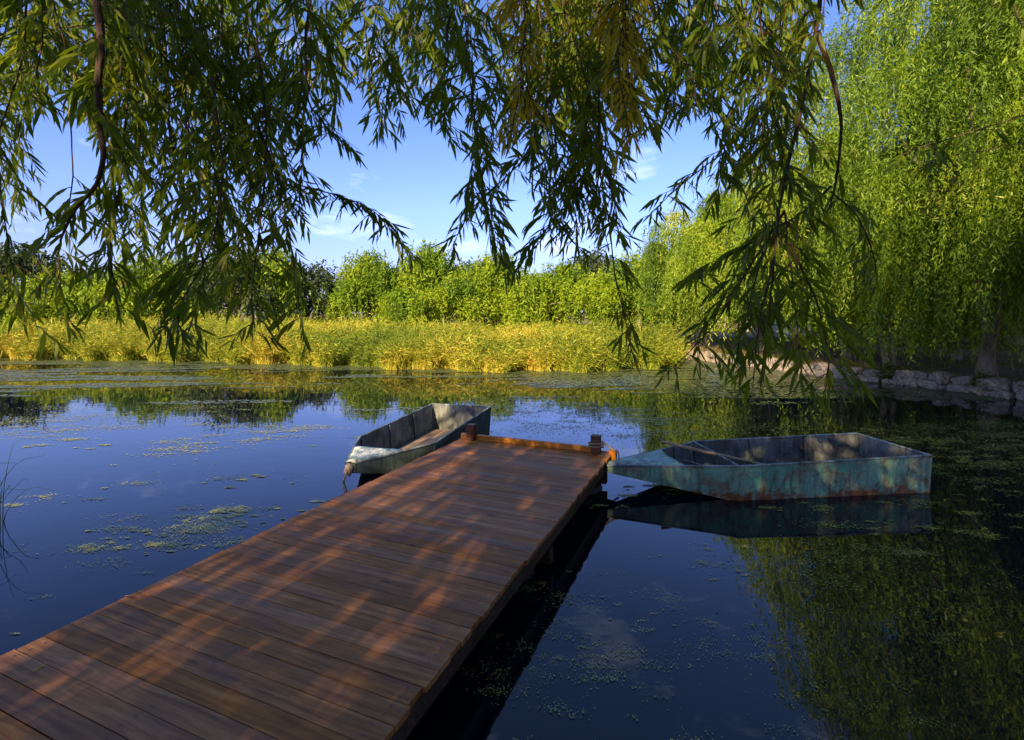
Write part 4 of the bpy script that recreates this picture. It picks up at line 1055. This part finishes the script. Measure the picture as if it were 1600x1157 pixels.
main = [ # control points, depth at start and end, radius, spacing, twig length
    ([(158, -60), (160, 60), (157, 160), (160, 245), (148, 290), (112, 330), (90, 380)], 2.1, 2.0, .021, .035, (.12, .34)),
    ([(-60, 70), (0, 55), (75, 38), (160, 30), (260, 4)], 2.7, 2.9, .010, .035, (.15, .35)),
    ([(240, -60), (250, 40), (262, 150), (270, 230), (300, 330), (325, 430), (300, 520)], 3.0, 2.4, .013, .030, (.14, .36)),
    ([(290, -60), (320, 60), (355, 150), (405, 240), (460, 288), (540, 312), (600, 345), (645, 405)], 3.0, 2.8, .010, .020, (.10, .20)),
    ([(345, -60), (355, 60), (385, 150), (420, 230), (450, 330), (470, 430), (482, 530)], 3.1, 2.6, .009, .035, (.12, .30)),
    ([(480, -60), (478, 60), (480, 150), (505, 190), (540, 225)], 2.6, 2.8, .012, .03, (.12, .30)),
    ([(700, -60), (698, 50), (699, 90), (690, 150), (700, 215)], 2.6, 2.7, .011, .03, (.10, .28)),
    ([(565, -60), (572, 50), (590, 140), (600, 215)], 3.4, 3.3, .007, .03, (.12, .30)),
    ([(640, -60), (650, 50), (668, 130), (690, 200), (715, 230)], 3.2, 3.2, .007, .028, (.12, .30)),
    ([(200, -60), (205, 120), (195, 260), (180, 380), (195, 490)], 2.6, 2.3, .008, .035, (.14, .32)),
    ([(60, -60), (40, 100), (10, 220), (25, 360), (50, 500)], 2.5, 2.2, .007, .04, (.12, .30)),
    ([(110, 180), (112, 300), (95, 400), (105, 500)], 2.9, 2.7, .004, .04, (.10, .26)),
    ([(400, 60), (415, 220), (405, 350), (390, 450), (395, 520)], 2.7, 2.4, .006, .028, (.12, .30)),
    ([(330, 120), (345, 260), (330, 380), (290, 470), (285, 530)], 2.2, 1.9, .005, .035, (.12, .28)),
    ([(852, -60), (853, 60), (850, 170), (830, 230), (785, 275), (740, 320), (705, 385)], 2.9, 3.1, .010, .026, (.10, .24)),
    ([(935, -60), (936, 60), (931, 190), (932, 270), (925, 345)], 2.8, 2.9, .013, .028, (.12, .32)),
    ([(931, 200), (905, 270), (880, 320), (840, 380), (800, 425)], 2.9, 3.1, .006, .026, (.10, .24)),
    ([(933, 250), (950, 340), (962, 430), (978, 500), (990, 550)], 2.9, 2.7, .005, .030, (.08, .20)),
    ([(850, 150), (870, 240), (900, 320), (910, 400)], 3.0, 3.1, .005, .026, (.12, .30)),
    ([(800, 60), (770, 200), (765, 300), (775, 400)], 3.2, 3.3, .005, .028, (.12, .26)),
    ([(1070, -60), (1078, 50), (1095, 140), (1118, 210), (1145, 255)], 3.0, 3.0, .009, .026, (.12, .30)),
    ([(1145, 230), (1090, 268), (1045, 305), (1015, 335)], 3.1, 3.2, .005, .026, (.08, .18)),
    ([(1270, -60), (1274, 50), (1258, 125), (1240, 220), (1222, 310), (1212, 400), (1205, 500), (1195, 600)], 2.5, 2.2, .014, .035, (.10, .30)),
    ([(1276, 50), (1296, 110), (1308, 160), (1310, 210), (1300, 290), (1290, 330)], 2.5, 2.5, .014, .30, (.08, .16)),
    ([(1300, 290), (1250, 335), (1180, 375), (1110, 415), (1060, 440)], 2.5, 2.8, .006, .028, (.10, .24)),
    ([(1298, 300), (1340, 335), (1365, 400), (1372, 450)], 2.5, 2.6, .005, .030, (.06, .16)),
    ([(1225, 330), (1160, 430), (1110, 510), (1020, 600)], 2.4, 2.4, .006, .030, (.10, .22)),
    ([(1235, 380), (1275, 470), (1295, 560), (1288, 620)], 2.3, 2.1, .006, .030, (.10, .24)),
    ([(1210, 400), (1185, 500), (1175, 580), (1170, 640)], 2.2, 2.0, .005, .035, (.08, .20)),
    ([(1180, -60), (1190, 60), (1188, 180), (1205, 270), (1190, 350)], 3.2, 3.1, .007, .025, (.12, .32)),
    ([(1240, 150), (1260, 220), (1290, 250)], 3.0, 3.0, .004, .03, (.1, .22)),
    ([(1720, -60), (1560, -40), (1440, -38), (1350, -30)], 2.3, 2.3, .008, .07, (.06, .14)),
    ([(1740, 150), (1620, 172), (1530, 200), (1440, 225), (1395, 250)], 2.6, 2.8, .006, .07, (.08, .2)),
    ([(1640, 190), (1560, 235), (1490, 250), (1430, 275)], 2.8, 2.9, .004, .06, (.08, .2)),
    ([(1020, -60), (1015, 60), (1030, 140), (1060, 180)], 3.4, 3.4, .006, .026, (.12, .3)),
]
for (pts, Y0, Y1, r0, sp, tl) in main:
    c = from_px(pts, Y0, Y1)
    top = pts[0][1] <= -50 or pts[0][0] > 1600 or pts[0][0] < 0
    grow(attach(c) if top else c, r0, sp, tl, start_leaf=.12 if top else 0)
for k, (ex, ey) in enumerate([(225, 430), (262, 385), (350, 445), (425, 400), (385, 335), (170, 410), (460, 340), (742, 335), (772, 395), (862, 385), (905, 330), (960, 350), (830, 300),
                 (1120, 300), (1165, 335), (1232, 300), (1085, 260), (1200, 250)]):
    Yk = r.uniform(2.3, 3.3); x0 = ex + r.normal() * 45
    grow(attach(from_px([(x0, -60), (x0 * .7 + ex * .3 + 8, ey * .3), (x0 * .3 + ex * .7, ey * .65), (ex, ey)], Yk, Yk - .15)), .005, .036, (.12, .30), start_leaf=.35)
for (ex, ey) in [(1150, 560), (1255, 590)]:
    grow(from_px([(1222 + r.normal() * 8, 330), ((1222 + ex) / 2, (330 + ey) / 2 - 20), (ex, ey)], 2.4, 2.1), .004, .045, (.10, .20), leaf_L=(.09, .15))
# yellowed strands
for (pts, Y0, Y1) in [([(822, -60), (820, 30), (812, 110), (805, 170), (798, 215)], 1.95, 1.9), ([(830, -60), (836, 40), (830, 120), (838, 180)], 2.0, 1.95), ([(800, -60), (806, 40), (816, 120), (812, 190)], 2.05, 2.0),
                      ([(972, -60), (974, 30), (966, 100), (978, 160), (990, 215)], 1.95, 1.9), ([(985, -60), (984, 60), (992, 140), (1008, 200)], 2.0, 2.0), ([(965, -60), (968, 30), (985, 110), (972, 170)], 2.05, 2.05)]:
    grow(attach(from_px(pts, Y0, Y1)), .003, .021, (.07, .17), yellow=True, leaf_L=(.065, .105), start_leaf=.42, side=.8)
# curtain of lesser strands from the limbs overhead
prof_x = [-80, 0, 130, 200, 300, 420, 500, 560, 620, 680, 720, 800, 880, 940, 990, 1040, 1100, 1150, 1200, 1270, 1300, 1400]
prof_y = [420, 430, 230, 400, 440, 460, 320, 220, 190, 200, 240, 290, 320, 330, 230, 200, 190, 260, 290, 200, 60, 0]
for k in range(92):
    x = r.uniform(-60, 1285); Y = r.uniform(2.3, 4.4); b_ = np.interp(x, prof_x, prof_y) * r.uniform(.35, .95)
    if b_ < 40: continue
    x1 = x + r.normal() * 14; x2 = x1 + r.normal() * 22; x3 = x2 + r.normal() * 25
    c = from_px([(x, -70), (x1, b_ * .3), (x2, b_ * .65), (x3, b_)], Y, Y - r.uniform(0, .3))
    grow(attach(c), r.uniform(.003, .006), .044, (.14, .40), start_leaf=.18)

# write the branches: stem part > twigs, foliage, leaf
per = {k: i for i, (_, _, _, _, k, _) in enumerate(ALL)}
# pick the 300 leaves that show largest
Pall = np.concatenate([a[0] for a in ALL]); Lall = np.concatenate([a[2] for a in ALL]); Ball = np.concatenate([np.full(len(a[0]), i) for i, a in enumerate(ALL)])
Iall = np.concatenate([np.arange(len(a[0])) for a in ALL])
X_, Y_ = to_px(Pall); vis = (Pall[:, 1] > .8) & (X_ > 5) & (X_ < 1595) & (Y_ > 5)
score = np.where(vis, Lall / np.maximum(Pall[:, 1], .3), 0)
big = np.argsort(-score)[:300]; bigset = {}
for q in big: bigset.setdefault(int(Ball[q]), []).append(int(Iall[q]))
print('front leaves', len(Pall))
leafN = 0
for bi, (stem, tw, twr, yellow) in enumerate(ALL_B):
    S = stem[0][0]; org = S[0]
    v, f = tube([S - org], stem[1], 7)
    bo = link('branch', np_mesh('branch', v, f, smooth=True), M['twig'], fore); bo.location = tuple(org - FO)
    if tw:
        v, f = tube([t - org for t in tw], twr, 4); to = link('twigs', np_mesh('twigs', v, f), M['twig'], bo); to['kind'] = 'stuff'
    if bi in per:
        P, Dd, Lx, rn, _, yl = ALL[per[bi]]; mat = M['leaf_yellow'] if yl else M['leaf_near']
        sel = bigset.get(per[bi], []); mask = np.ones(len(P), bool); mask[sel] = False
        Wx = Lx * r.uniform(.14, .19, len(Lx))
        if mask.any():
            v, f = leaves_fine(P[mask] - org, Dd[mask], Lx[mask], Wx[mask], r)
            fo = link('foliage', np_mesh('foliage', v, f, np.repeat(rn[mask], 6)), mat, bo); fo['kind'] = 'stuff'
        for q in sel:
            v, f = leaves_fine(np.zeros((1, 3)), Dd[q:q + 1], Lx[q:q + 1] * 1.05, Wx[q:q + 1], r)
            lo = link('leaf', np_mesh('leaf', v, f, np.repeat(rn[q:q + 1], 6)), mat, bo); lo.location = tuple(P[q] - org); leafN += 1
print('single leaves', leafN)

# ------------------------------------------------------------------ small things
# fallen leaves on the deck
rl = np.random.default_rng(71)
for k, (px, py, lab) in enumerate([(52, 1052, 'yellow willow leaf on the planks at the bottom left corner of the picture'), (210, 931, 'yellow leaf lying at the very left edge of the jetty planks'),
        (640, 796, 'yellow leaf lying mid jetty, level with the whitish boat nose'), (298, 1008, 'yellow leaf on the near planks between the left edge and the middle'), (725, 868, 'small yellow leaf towards the right edge of the jetty planks')]):
    c = at(px, py, 790 * (2 - DZ) / (py - 490)); v, f = leaves_fine(np.zeros((1, 3)), np.array([[rl.normal(), rl.normal(), .05]]), np.array([.06]), np.array([.014]), rl)
    v[:, 2] = np.abs(v[:, 2]) * .4 + .002
    o = link('fallen_leaf', np_mesh('fallen_leaf', v, f, np.full(6, rl.random())), M['leaf_yellow']); o.location = (c[0], c[1], DZ + .003)
    tag(o, lab, 'leaf', 'yellow leaves fallen on the jetty')
# thin reed sprig standing in the water by the left margin
rr_ = np.random.default_rng(81); ps, rs = [], []
c0 = at(-8, 820, 790 * 2 / 330)
for k in range(9):
    a = rr_.uniform(-.4, 1.2); h = rr_.uniform(.35, .85); q = c0 + np.array([rr_.normal() * .05, rr_.normal() * .05, -.1])
    ps.append(spline([q, q + [a * .06, 0, h * .5], q + [a * .28, rr_.normal() * .05, h * .95], q + [a * .5, rr_.normal() * .08, h * rr_.uniform(.8, 1.1)]], 9)); rs.append(np.linspace(.004, .001, 9))
v, f = tube(ps, rs, 5); me = np_mesh('reed_sprig', v - c0, f, np.full(len(v), .1)); o = link('reed_sprig', me, M['leaf_near']); o.location = tuple(c0)
tag(o, 'thin dark reed sprig standing in the water at the left margin', 'reed')

print('triangles', sum(sum(len(p.vertices) - 2 for p in m.polygons) if len(m.polygons) < 2000 else (len(m.loops) - 2 * len(m.polygons)) for m in bpy.data.meshes))
